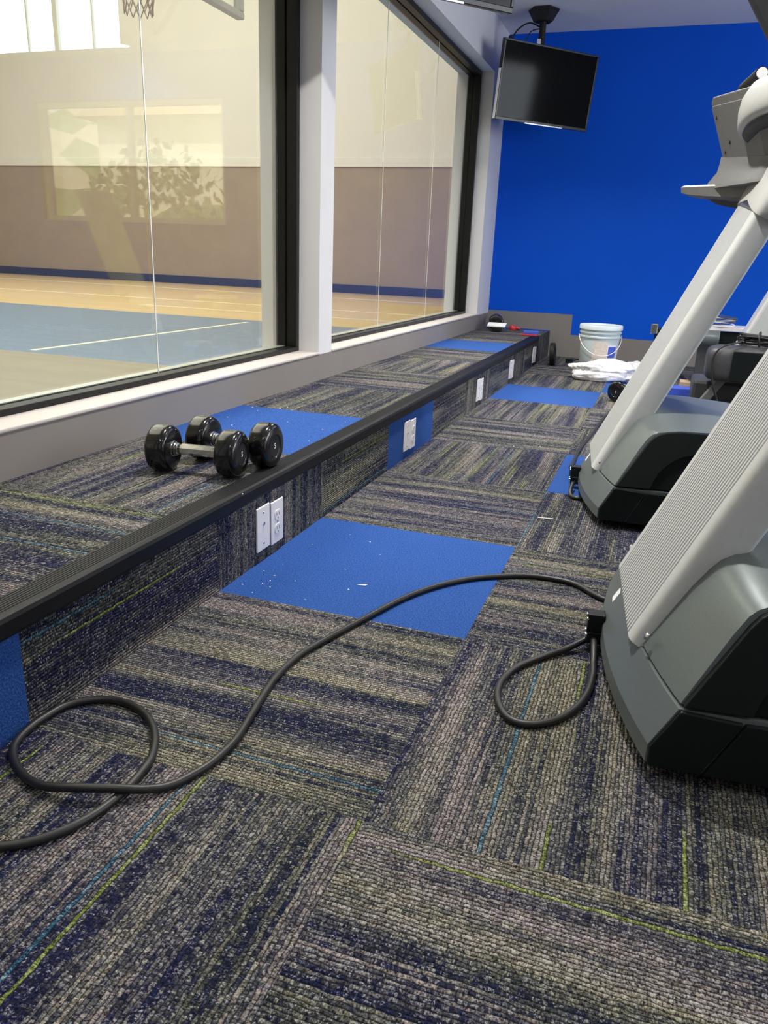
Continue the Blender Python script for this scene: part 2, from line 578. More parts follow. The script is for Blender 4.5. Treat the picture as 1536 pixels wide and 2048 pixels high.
# raised platform along the windows: top tiles and riser tiles
cells = []
for k in range(-6, 10):
    ya, yb = 0.21 + 0.605 * k, 0.21 + 0.605 * (k + 1)
    ya, yb = max(ya, YB), min(yb, D)
    if yb <= ya:
        continue
    horiz = k in (-6, -4, -2, 2, 4, 6, 7)
    cells.append((((-W, ya, H), (0, ya, H), (0, yb, H), (-W, yb, H)), horiz, k in (0, 5, 8, -5), ((0, W / T), (0, (yb - ya) / T))))
for k in range(-6, 10):
    ya, yb = Y0 + T * k, Y0 + T * (k + 1)
    ya, yb = max(ya, YB), min(yb, D)
    if yb <= ya:
        continue
    vert = k in (0, 4, 6, 8, -4)
    cells.append((((0, ya, 0), (0, yb, 0), (0, yb, H), (0, ya, H)), not vert, k in (2, -2), ((0, (yb - ya) / T), (0, H / T))))
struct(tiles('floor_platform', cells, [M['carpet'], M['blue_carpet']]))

# black ribbed nosing on the platform edge
bm = bmesh.new()
prof = [(-0.055, H + 0.0005), (-0.054, H + 0.0035)]
for i in range(7):
    x = -0.050 + i * 0.0065
    prof += [(x, H + 0.0035), (x + 0.0008, H + 0.0022), (x + 0.0022, H + 0.0022), (x + 0.003, H + 0.0038)]
prof += [(0.000, H + 0.004), (0.006, H + 0.001), (0.009, H - 0.006), (0.008, H - 0.030), (0.004, H - 0.037), (0.0008, H - 0.037), (0.0008, H + 0.0005)]
prism(bm, prof, lambda p, t: Vector((p[0], t, p[1])), YB + 0.01, 4.53)
n_ = link('trim_1', bm, M['nosing'])
struct(n_)

# ------------------------------------------------------------------ wall with the two big windows
Y1A, Y1B = -1.55, 1.53       # window 1 opening
Y2A, Y2B = 1.68, 4.765       # window 2 opening
ZS, ZH = 0.335, 2.145
XI, XO = -W, -0.85
lst = [(XO, XI, GY0, D, -0.02, ZS), (XO, XI, GY0, D, ZH, GH), (XO, XI, GY0, Y1A, ZS, ZH), (XO, XI, Y1B, Y2A, ZS, ZH), (XO, XI, Y2B, D, ZS, ZH), (XO, XI, D, GY1, -0.02, GH)]
struct(boxes('wall_left', lst, M['wall']))
# taupe painted band under the windows and cream sills
struct(boxes('baseboard_left', [(-W, -W + 0.004, YB, D, H, ZS + 0.001)], M['taupe']))
for i, (a, b) in enumerate(((Y1A, Y1B), (Y2A, Y2B))):
    struct(boxes('trim_%d' % (i + 2), [(-0.662, -W + 0.008, a - 0.0, b + 0.0, ZS, ZS + 0.012)], M['sill'], bevel=0.004))

def big_window(idx, ya, yb, joints):
    root = struct(empty('window_%d' % idx, (-0.71, (ya + yb) / 2, ZS)))
    cy = (ya + yb) / 2
    bm = bmesh.new()
    z0, z1 = 0.012, ZH - ZS
    fw = 0.030
    a, b = ya - cy + 0.001, yb - cy - 0.001
    # outer ring, glazing stop and inner ring
    for x0, x1, w in ((-0.050, -0.004, fw), (-0.004, 0.006, fw * 0.55), (0.006, 0.052, fw)):
        box(bm, x0, x1, a, b, z0, z0 + w * 0.62)
        box(bm, x0, x1, a, b, z1 - w, z1)
        box(bm, x0, x1, a, a + w, z0 + w * 0.62, z1 - w)
        box(bm, x0, x1, b - w, b, z0 + w * 0.62, z1 - w)
    link('frame', bm, M['black_frame'], root, bevel=0.002)
    bm = bmesh.new()
    box(bm, -0.040, -0.006, a + fw, b - fw, z0 + fw * 0.62 - 0.001, z0 + fw * 0.62 + 0.003)
    tag(link('glazing_channel', bm, M['channel'], root, bevel=0.001), 'pale metal channel along the bottom of the glass')
    js = [a] + [j - cy for j in joints] + [b]
    for p, q in zip(js, js[1:]):
        bm = bmesh.new()
        box(bm, -0.003, 0.005, p + (0.0022 if p > a else 0.018), q - (0.0022 if q < b else 0.018), z0 + 0.011, z1 - 0.018)
        link('glass_pane', bm, M['glass'], root)
    for j in joints:
        bm = bmesh.new()
        box(bm, 0.0035, 0.0055, j - cy - 0.0021, j - cy + 0.0021, z0 + 0.012, z1 - 0.030)
        link('silicone_joint', bm, M['joint'], root)
    return root
big_window(1, Y1A, Y1B, [-0.52, 0.505])
big_window(2, Y2A, Y2B, [2.725, 3.72])

# ------------------------------------------------------------------ blue far wall with a picture window
WX0, WX1, WZ0, WZ1 = 1.78, 3.95, 1.0, 2.11
bm = bmesh.new()
for b in ((-W, WX0, D, D + 0.2, 0, CEIL), (WX1, XR, D, D + 0.2, 0, CEIL), (WX0, WX1, D, D + 0.2, 0, WZ0), (WX0, WX1, D, D + 0.2, WZ1, CEIL)):
    box(bm, *b)
struct(link('wall_far', bm, M['blue_wall']))
# stepped taupe band at the foot of the blue wall
bm = bmesh.new()
prism(bm, [(-W, 0.0), (XR, 0.0), (XR, 0.19), (0.178, 0.19), (0.178, 0.36), (-W, 0.36)], lambda p, t: Vector((p[0], t, p[1])), D - 0.004, D + 0.001)
struct(link('baseboard_far', bm, M['taupe']))
wr = struct(empty('window_3', ((WX0 + WX1) / 2, D + 0.08, WZ0)))
hw = (WX1 - WX0) / 2
hh = WZ1 - WZ0
bm = bmesh.new()
for b in ((-hw, hw, -0.03, 0.03, 0, 0.05), (-hw, hw, -0.03, 0.03, hh - 0.05, hh), (-hw, -hw + 0.05, -0.03, 0.03, 0.05, hh - 0.05), (hw - 0.05, hw, -0.03, 0.03, 0.05, hh - 0.05), (-0.03, 0.03, -0.03, 0.03, 0.05, hh - 0.05)):
    box(bm, *b)
link('frame', bm, M['wall'], wr, bevel=0.003)
for a, b in ((-hw + 0.05, -0.03), (0.03, hw - 0.05)):
    bm = bmesh.new()
    box(bm, a, b, -0.004, 0.004, 0.05, hh - 0.05)
    link('glass_pane', bm, M['glass'], wr)

# side wall (behind the runners) with a window opening, and closed back wall
bm = bmesh.new()
SY0, SY1, SZ0, SZ1 = -2.2, 4.0, 0.9, 2.25
for b in ((XR, XR + 0.2, YB, SY0, 0, CEIL), (XR, XR + 0.2, SY1, D + 0.2, 0, CEIL), (XR, XR + 0.2, SY0, SY1, 0, SZ0), (XR, XR + 0.2, SY0, SY1, SZ1, CEIL)):
    box(bm, *b)
struct(link('wall_right', bm, M['wall']))
bm = bmesh.new()
for b in ((XR + 0.05, XR + 0.11, SY0, SY1, SZ0, SZ0 + 0.05), (XR + 0.05, XR + 0.11, SY0, SY1, SZ1 - 0.05, SZ1)):
    box(bm, *b)
for k in range(5):
    y = SY0 + (SY1 - SY0 - 0.05) * k / 4
    box(bm, XR + 0.05, XR + 0.11, y, y + 0.05, SZ0 + 0.05, SZ1 - 0.05)
struct(link('window_4', bm, M['wall']))
bm = bmesh.new()
box(bm, -W, XR + 0.2, YB - 0.2, YB, 0, CEIL)
struct(link('wall_back', bm, M['taupe']))
bm = bmesh.new()
box(bm, -W, XR + 0.2, YB - 0.2, D + 0.2, CEIL, CEIL + 0.12)
struct(link('ceiling', bm, M['ceiling']))

# recessed ceiling lamps
for i, (x, y) in enumerate(CANS):
    r = empty('recessed_ceiling_lamp', (x, y, CEIL))
    bm = bmesh.new()
    lathe(bm, [(0.062, 0.0), (0.080, -0.001), (0.084, -0.004), (0.080, -0.007), (0.064, -0.005)], n=28, closed=True)
    link('trim_ring', bm, M['white'], r, smooth=True)
    bm = bmesh.new()
    lathe(bm, [(0.0, -0.002), (0.062, -0.002)], n=28)
    link('lens', bm, M['lens'], r)
    tag(r, 'round recessed lamp with white ring set flush in the ceiling', 'ceiling lamp', 'recessed lamps in the ceiling')
    area('can_light', (x, y, CEIL - 0.012), (0, 0, -1), 0.12, 0.12, CAN_W * (0.2 if y < 0 else 0.2 if y > 4.5 else 1.25 if x < 1 else 1.0), (1.0, 0.97, 0.92), 130, True)

# ------------------------------------------------------------------ gym beyond the glass
KY0, KY1 = 2.82, 6.48
bm = bmesh.new()
def quad(x0, x1, y0, y1, mi):
    f = bm.faces.new([bm.verts.new(p) for p in ((x0, y0, 0), (x1, y0, 0), (x1, y1, 0), (x0, y1, 0))])
    f.material_index = mi
quad(GX0, GX1, KY1, GY1, 0)
quad(-9.2, GX1, KY0, KY1, 1)
quad(GX0, -9.2, GY0, KY1, 0)
quad(-9.2, GX1, GY0, KY0, 2)
gf = struct(link('floor_gym', bm, [M['wood'], M['court_blue'], M['wood_unlit']]))
for b in ((-3.555, -3.505, KY0 + 0.1, 6.2, 0.0, 0.003), (-16.5, -2.0, 8.9, 8.95, 0.0, 0.003), (-17, -3, 11.9, 11.95, 0, 0.003), (-6, -1.6, 7.6, 7.64, 0, 0.003)):
    bm = bmesh.new()
    box(bm, *b)
    link('court_line', bm, M['court_line'], gf)
GWX0, GWX1, GWZ0, GWZ1 = -16.5, -10.80, 4.75, 6.9
bm = bmesh.new()
for b in ((GX0, GX1, GY1, GY1 + 0.3, 0, 2.45),):
    box(bm, *b, mi=1)
for b in ((GX0, GWX0, GY1, GY1 + 0.3, 2.45, GH), (GWX1, GX1, GY1, GY1 + 0.3, 2.45, GH), (GWX0, GWX1, GY1, GY1 + 0.3, 2.45, GWZ0), (GWX0, GWX1, GY1, GY1 + 0.3, GWZ1, GH)):
    box(bm, *b, mi=0)
struct(link('wall_gym_far', bm, [M['gym_white'], M['gym_brown']]))
struct(boxes('trim_4', [(GX0, GX1, GY1 - 0.03, GY1, 2.45, 2.62)], M['gym_white'], bevel=0.005))
struct(boxes('baseboard_gym', [(GX0, GX1, GY1 - 0.03, GY1, 0.0, 0.17)], M['gym_base'], bevel=0.004))
bm = bmesh.new()
box(bm, GX0 - 0.3, GX0, GY0, GY1 + 0.3, 0, GH)
struct(link('wall_gym_side', bm, M['gym_white']))
bm = bmesh.new()
box(bm, GX0, GX1, GY0 - 0.3, GY0, 0, GH)
struct(link('wall_gym_near', bm, M['gym_white']))
bm = bmesh.new()
box(bm, GX0 - 0.3, XI, GY0 - 0.3, GY1 + 0.3, GH, GH + 0.2)
struct(link('ceiling_gym', bm, M['gym_white']))
gw = struct(empty('window_5', ((GWX0 + GWX1) / 2, GY1 + 0.1, GWZ0)))
cx = (GWX0 + GWX1) / 2
bm = bmesh.new()
hx = (GWX1 - GWX0) / 2
hz = GWZ1 - GWZ0
for b in ((-hx, hx, -0.05, 0.05, 0, 0.05), (-hx, hx, -0.05, 0.05, hz - 0.05, hz), (-hx, -hx + 0.05, -0.05, 0.05, 0.05, hz - 0.05), (hx - 0.05, hx, -0.05, 0.05, 0.05, hz - 0.05)):
    box(bm, *b)
for xm in (-12.52, -14.4):
    box(bm, xm - cx - 0.06, xm - cx + 0.06, -0.05, 0.05, 0.05, hz - 0.05)
link('frame', bm, M['gym_white'], gw, bevel=0.006)
bm = bmesh.new()
box(bm, -hx + 0.05, hx - 0.05, -0.004, 0.004, 0.05, hz - 0.05)
link('glass_pane', bm, M['glass'], gw)
# thin vertical bars in the gym window
for xm in (-11.55, -13.3, -15.3):
    bm = bmesh.new()
    box(bm, xm - cx - 0.02, xm - cx + 0.02, -0.03, 0.03, 0.05, hz - 0.05)
    link('mullion', bm, M['gym_white'], gw)

# basketball goal
goal = empty('basketball_goal', (-3.16, 4.6, 2.79))
bm = bmesh.new()
for b in ((-0.03, 0.05, -0.9, 0.9, 0.0, 0.06), (-0.03, 0.05, -0.9, 0.9, 1.0, 1.06), (-0.03, 0.05, -0.9, -0.83, 0.06, 1.0), (-0.03, 0.05, 0.83, 0.9, 0.06, 1.0)):
    box(bm, *b)
link('backboard_frame', bm, M['cap_grey'], goal, bevel=0.012, segs=3)
bm = bmesh.new()
box(bm, -0.012, 0.0, -0.83, 0.83, 0.06, 1.0)
link('backboard_glass', bm, M['glass'], goal)
bm = bmesh.new()
for b in ((0.06, 0.14, -0.35, -0.28, 0.05, 2.2), (0.06, 0.14, 0.28, 0.35, 0.05, 2.2), (0.06, 2.31, -0.05, 0.05, 0.5, 0.6), (0.06, 0.14, -0.28, 0.28, 0.5, 0.6)):
    box(bm, *b)
link('support_frame', bm, M['cap_grey'], goal, bevel=0.006)
bm = bmesh.new()
tube(bm, [(-0.46 + 0.228 * math.cos(t), 0.228 * math.sin(t), 0.26) for t in [2 * PI * k / 40 for k in range(40)]], 0.009, 8, closed=True)
box(bm, -0.24, -0.03, -0.06, 0.06, 0.235, 0.262)
link('rim', bm, M['orange'], goal, smooth=True)
bm = bmesh.new()
NN = 12
for s in (1, -1):
    for k in range(NN):
        pth = []
        for j in range(9):
            f = j / 8
            rr = 0.222 - 0.105 * math.sin(f * PI / 2)
            a = 2 * PI * (k + s * f * 3.0) / NN
            pth.append((-0.46 + rr * math.cos(a), rr * math.sin(a), 0.26 - 0.42 * f))
        tube(bm, pth, 0.005, 5)
link('net', bm, M['net'], goal)
tag(goal, 'basketball hoop with white net and clear backboard seen through the gym glass', 'basketball hoop')

# ------------------------------------------------------------------ outside the far window
bm = bmesh.new()
box(bm, -0.4, 40, D + 0.25, 60, -0.3, -0.2)
struct(link('ground', bm, M['grass']))
bm = bmesh.new()
box(bm, 0.0, 4.2, 8.5, 30, -0.2, -0.17)
struct(link('path', bm, M['sand']))
bm = bmesh.new()
NX, NY = 24, 16
gv = [[None] * NY for _ in range(NX)]
for i in range(NX):
    for j in range(NY):
        x, y = -0.3 + 30 * i / (NX - 1), 11.0 + 20.0 * j / (NY - 1)
        z = -0.25 + 0.34 * (y - 11.0) + 0.5 * math.sin(x * 1.1 + y * 0.7) * (j > 0) + rnd.uniform(-0.2, 0.2) * (j > 0)
        gv[i][j] = bm.verts.new((x, y, z))
for i in range(NX - 1):
    for j in range(NY - 1):
        f = bm.faces.new((gv[i][j], gv[i + 1][j], gv[i + 1][j + 1], gv[i][j + 1]))
        f.material_index = rnd.choice((0, 0, 1, 1, 2))
struct(link('hillside', bm, [M['sand'], M['grass'], M['leaf']]))
def bush(name, x, y, rx, ry, rz, seed):
    rr = random.Random(seed)
    bm = bmesh.new()
    for i in range(900):
        u, v_ = rr.random() * 2 * PI, rr.random()
        s = 0.75 + 0.3 * rr.random()
        p = Vector((rx * s * math.cos(u) * math.sqrt(1 - v_ * v_), ry * s * math.sin(u) * math.sqrt(1 - v_ * v_), rz * s * v_))
        n = Vector((rr.uniform(-1, 1), rr.uniform(-1, 1), rr.uniform(-.2, 1))).normalized()
        t = n.orthogonal().normalized() * 0.11
        b2 = n.cross(t) * 0.6
        bm.faces.new([bm.verts.new(p + q) for q in (t, b2, -t, -b2)])
    o = link(name, bm, M['leaf'])
    o.location = (x, y, -0.2)
    return o
tag(bush('garden_shrub', 1.6, 9.2, 1.3, 0.9, 2.2, 1), 'rounded green shrub growing outside the picture window', 'shrub', 'shrubs outside the window')
tag(bush('garden_shrub', 6.2, 10.5, 1.8, 1.0, 2.6, 2), 'rounded green shrub growing outside the picture window', 'shrub', 'shrubs outside the window')
tag(bush('garden_shrub', 4.9, 8.0, 0.8, 0.7, 1.1, 3), 'rounded green shrub growing outside the picture window', 'shrub', 'shrubs outside the window')
hs = empty('garden_house', (9.5, 17.0, 1.2))
boxes('wall', [(-3, 3, 0, 5, -2.0, 2.7)], M['stucco'], hs)
bm = bmesh.new()
prism(bm, [(-0.5, 2.7), (5.5, 2.7), (2.5, 4.2)], lambda p, t: Vector((t, p[0], p[1])), -3.4, 3.4)
link('roof', bm, M['tan'], hs)
tag(hs, 'pale stucco house standing beyond the garden shrubs', 'house')

# ------------------------------------------------------------------ televisions on ceiling poles
def make_tv():
    TW, TH = 0.856, 0.505
    base = Vector((-0.2, 4.62, CEIL))
    root = empty('ceiling_television', base)
    # screen frame in root space
    yaw, tilt = math.radians(47.5), math.radians(6.4)
    Q = Matrix.Rotation(yaw, 4, 'Z') @ Matrix.Rotation(tilt, 4, 'X')
    P = Matrix.Translation(Vector((-0.112, 4.548, 1.988)) - base) @ Q
    def place(bm):
        bmesh.ops.transform(bm, matrix=P, verts=bm.verts)
    bm = bmesh.new()
    bw = 0.014
    for b in ((-TW / 2, TW / 2, -0.004, 0.03, -TH / 2, -TH / 2 + 0.022), (-TW / 2, TW / 2, -0.004, 0.03, TH / 2 - bw, TH / 2), (-TW / 2, -TW / 2 + bw, -0.004, 0.03, -TH / 2 + 0.022, TH / 2 - bw), (TW / 2 - bw, TW / 2, -0.004, 0.03, -TH / 2 + 0.022, TH / 2 - bw)):
        box(bm, *b)
    place(bm)
    bez = link('bezel', bm, M['tv_black'], root, bevel=0.003)
    bm = bmesh.new()
    box(bm, -TW * 0.19, TW * 0.22, -0.007, 0.0, -TH / 2 - 0.004, -TH / 2 + 0.006)
    place(bm)
    tag(link('silver_strip', bm, M['chrome'], bez, bevel=0.002), 'silver strip under the screen')
    bm = bmesh.new()
    box(bm, -TW / 2 + bw, TW / 2 - bw, 0.0, 0.006, -TH / 2 + 0.022, TH / 2 - bw)
    place(bm)
    link('screen', bm, M['screen'], root)
    bm = bmesh.new()
    box(bm, -TW / 2 + 0.01, TW / 2 - 0.01, 0.03, 0.045, -TH / 2 + 0.01, TH / 2 - 0.01)
    box(bm, -TW / 2 + 0.14, TW / 2 - 0.14, 0.045, 0.075, -TH / 2 + 0.06, TH / 2 - 0.1)
    place(bm)
    link('back_shell', bm, M['tv_black'], root, bevel=0.006)
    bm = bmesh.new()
    box(bm, -TW / 2 - 0.004, -TW / 2, 0.000, 0.024, -TH / 2 + 0.005, TH / 2 - 0.185)  # white strip paints the gym light reflected on this edge
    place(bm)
    tag(link('edge_highlight', bm, M['white'], root), 'white strip standing in for light caught on the side edge')
    bm = bmesh.new()
    lathe(bm, [(0.0, 0.0), (0.112, 0.0), (0.112, -0.012), (0.105, -0.02), (0.072, -0.075), (0.065, -0.08), (0.0, -0.08)], n=6)
    link('ceiling_plate', bm, M['black_matt'], root, bevel=0.004)
    bm = bmesh.new()
    tube(bm, [(0, 0, -0.07), (0, 0, -0.52)], 0.024, 18)
    pole = link('pole', bm, M['black_matt'], root, smooth=True)
    bm = bmesh.new()
    box(bm, -0.026, 0.0, -0.0265, -0.022, -0.245, -0.19)
    link('sticker', bm, M['white'], pole)
    bm = bmesh.new()
    box(bm, -0.03, 0.06, -0.06, 0.04, -0.60, -0.47)
    box(bm, -0.05, 0.05, -0.05, 0.05, -0.5, -0.46)
    link('bracket', bm, M['black_matt'], root, bevel=0.004)
    bm = bmesh.new()
    tube(bm, smooth_path([(-0.02, -0.01, -0.11), (-0.10, -0.02, -0.085), (-0.19, 0.0, -0.13), (-0.23, 0.02, -0.22), (-0.2, 0.02, -0.34), (-0.12, 0.0, -0.47)]), 0.006, 8)
    tube(bm, smooth_path([(-0.02, 0.0, -0.12), (-0.08, 0.01, -0.13), (-0.11, 0.01, -0.18), (-0.12, 0.01, -0.26), (-0.10, 0.0, -0.45)]), 0.004, 8)
    tube(bm, [(-0.235, 0.02, -0.15), (-0.23, 0.02, -0.24)], 0.012, 8)
    tube(bm, [(-0.185, 0.02, -0.22), (-0.18, 0.02, -0.32)], 0.004, 8)
    link('cable', bm, M['rubber_cord'], root, smooth=True)
    return root
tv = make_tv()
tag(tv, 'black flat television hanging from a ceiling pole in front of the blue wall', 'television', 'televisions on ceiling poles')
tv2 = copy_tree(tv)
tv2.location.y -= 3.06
tag(tv2, 'black television hanging above the big window, only its lower edge showing at the top', 'television', 'televisions on ceiling poles')

# ------------------------------------------------------------------ outlet plates on the riser
def make_plate(kind):
    root = empty('wall_plate', (0.0, 0, 0))
    bm = bmesh.new()
    box(bm, 0.0005, 0.006, -0.035, 0.035, -0.060, 0.060)
    link('cover', bm, M['white_plastic'], root, bevel=0.002)
    if kind == 'outlet':
        for s in (1, -1):
            bm = bmesh.new()
            n = 20
            poly = [(0.0165 * math.cos(2 * PI * k / n), max(-0.0135, min(0.0135, 0.0175 * math.sin(2 * PI * k / n))) + s * 0.0195) for k in range(n)]
            prism(bm, poly, lambda p, t: Vector((t, p[0], p[1])), 0.005, 0.0078)
            sk = link('socket', bm, M['white_plastic'], root, bevel=0.0006)
            bm = bmesh.new()
            box(bm, 0.0076, 0.0081, -0.0075, -0.0055, s * 0.0195 - 0.002, s * 0.0195 + 0.007)
            box(bm, 0.0076, 0.0081, 0.0055, 0.0075, s * 0.0195 - 0.002, s * 0.0195 + 0.007)
            lathe(bm, [(0.0, 0.0), (0.0024, 0.0), (0.0024, 0.0005), (0.0, 0.0005)], align((1, 0, 0), (0.0076, 0, s * 0.0195 - 0.008)), n=10)
            link('slots', bm, M['dark_grey'], sk)
        scr = [0.0]
    else:
        scr = [0.042, -0.042]
    for z in scr:
        bm = bmesh.new()
        lathe(bm, [(0.0, 0.0), (0.0032, 0.0), (0.0028, 0.0012), (0.0, 0.0014)], align((1, 0, 0), (0.0058, 0, z)), n=12)
        link('screw', bm, M['chrome'], root, smooth=True)
    if kind != 'outlet':
        bm = bmesh.new()
        lathe(bm, [(0.0, 0.0), (0.0042, 0.0), (0.0042, 0.003), (0.0, 0.003)], align((1, 0, 0), (0.0055, 0, 0.012)), n=12)
        link('coax_port', bm, M['chrome'], root)
    return root
jack = make_plate('jack')
outlet = make_plate('outlet')
where = ['on the riser beside the near blue floor tile', 'on the blue carpet patch of the riser', 'on the riser, third pair along', 'on the riser, fourth pair along, past the far blue tile', 'on the riser nearest the far blue wall']
for i, y in enumerate([-0.040, 1.185, 2.475, 3.43, 4.39]):
    a = jack if i == 0 else copy_tree(jack)
    b = outlet if i == 0 else copy_tree(outlet)
    a.location = (0.0, y - 0.037, 0.093)
    b.location = (0.0, y + 0.041, 0.0875)
    tag(a, 'white plate with small jack ' + where[i], 'wall plate', 'white plates along the riser')
    tag(b, 'white double outlet ' + where[i], 'power outlet', 'white plates along the riser')

# ------------------------------------------------------------------ dumbbells
def make_dumbbell():
    """axis along local x, resting on z = 0"""
    R = 0.0615
    root = empty('dumbbell', (0, 0, 0))
    X = Matrix.Translation((0, 0, R)) @ Matrix.Rotation(PI / 2, 4, 'Y')
    for s in (-1, 1):
        bm = bmesh.new()
        base = X @ (Matrix.Identity(4) if s > 0 else Matrix.Rotation(PI, 4, 'X'))
        lathe(bm, [(0.0, 0.066), (0.022, 0.066), (0.048, 0.066), (0.056, 0.069), (0.0605, 0.076), (R, 0.083), (R, 0.110), (0.0600, 0.117), (0.054, 0.122), (0.046, 0.124), (0.032, 0.1245), (0.0310, 0.1225), (0.0295, 0.1215), (0.0, 0.1215)], base, n=48)
        hd = link('head', bm, M['black_gloss'], root, smooth=True, angle=50)
        bm = bmesh.new()
        lathe(bm, [(0.0, 0.1225), (0.0285, 0.1225), (0.0285, 0.1215), (0.0, 0.1215)], base, n=32)
        link('end_cap', bm, M['black_matt'], hd, smooth=True)
        tx = bpy.data.curves.new('number_mark', 'FONT')
        tx.body = '5'
        tx.size = 0.020
        tx.extrude = 0.0004
        tx.align_x = 'CENTER'
        tx.align_y = 'CENTER'
        tx.materials.append(M['white'])
        tmp = bpy.data.objects.new('number_mark', tx)
        me = bpy.data.meshes.new_from_object(tmp)
        bpy.data.objects.remove(tmp)
        to = bpy.data.objects.new('number_mark', me)
        COL.objects.link(to)
        to.parent = hd
        to.location = (s * 0.1230, 0, R)
        to.rotation_euler = (PI / 2, 0, PI / 2 * s)
        bm = bmesh.new()
        lathe(bm, [(0.0, 0.052), (0.014, 0.052), (0.0165, 0.054), (0.0165, 0.0575), (0.0185, 0.059), (0.0185, 0.064), (0.021, 0.0655), (0.021, 0.068), (0.0, 0.068)], base, n=28)
        link('collar', bm, M['chrome'], root, smooth=True)
    bm = bmesh.new()
    prof = [(0.0, -0.055), (0.0130, -0.055), (0.0142, -0.045), (0.0150, -0.02), (0.0152, 0.0), (0.0150, 0.02), (0.0142, 0.045), (0.0130, 0.055), (0.0, 0.055)]
    lathe(bm, prof, X @ Matrix.Rotation(PI / 8, 4, 'Z'), n=8)
    link('handle', bm, M['chrome'], root)
    return root
db = make_dumbbell()
db.location = (-0.183, -0.081, H)
db.rotation_euler = (0, 0, math.atan2(0.026, 0.188))
tag(db, 'front black dumbbell with chrome handle on the platform, nearest the step edge', 'dumbbell', 'black dumbbells')
d2 = copy_tree(db)
d2.location = (-0.152, 0.056, H)
d2.rotation_euler = (0, 0, 0.02)
tag(d2, 'black dumbbell on the platform, behind the other one and touching the blue tile', 'dumbbell', 'black dumbbells')
d3 = copy_tree(db)
d3.location = (0.765, 3.14, 0)
d3.rotation_euler = (0, 0, -2.05 + PI)
tag(d3, 'black dumbbell on the floor behind the far treadmill upright', 'dumbbell', 'black dumbbells')
d4 = copy_tree(db)
d4.location = (-0.425, 4.93, H)
d4.rotation_euler = (0, 0, -1.35)
tag(d4, 'black dumbbell on the platform in the corner by the blue wall', 'dumbbell', 'black dumbbells')

# ------------------------------------------------------------------ treadmills
TH0 = math.radians(5.955)
TO = Vector((0.944, -0.245, 0))
TOFF = Vector((-0.178, 1.246, 0))
SL = 0.449                          # lean of the upright, dx/dz
def bow(y):
    return -0.060 * (1 - min(1.0, (y / 0.405) ** 2))

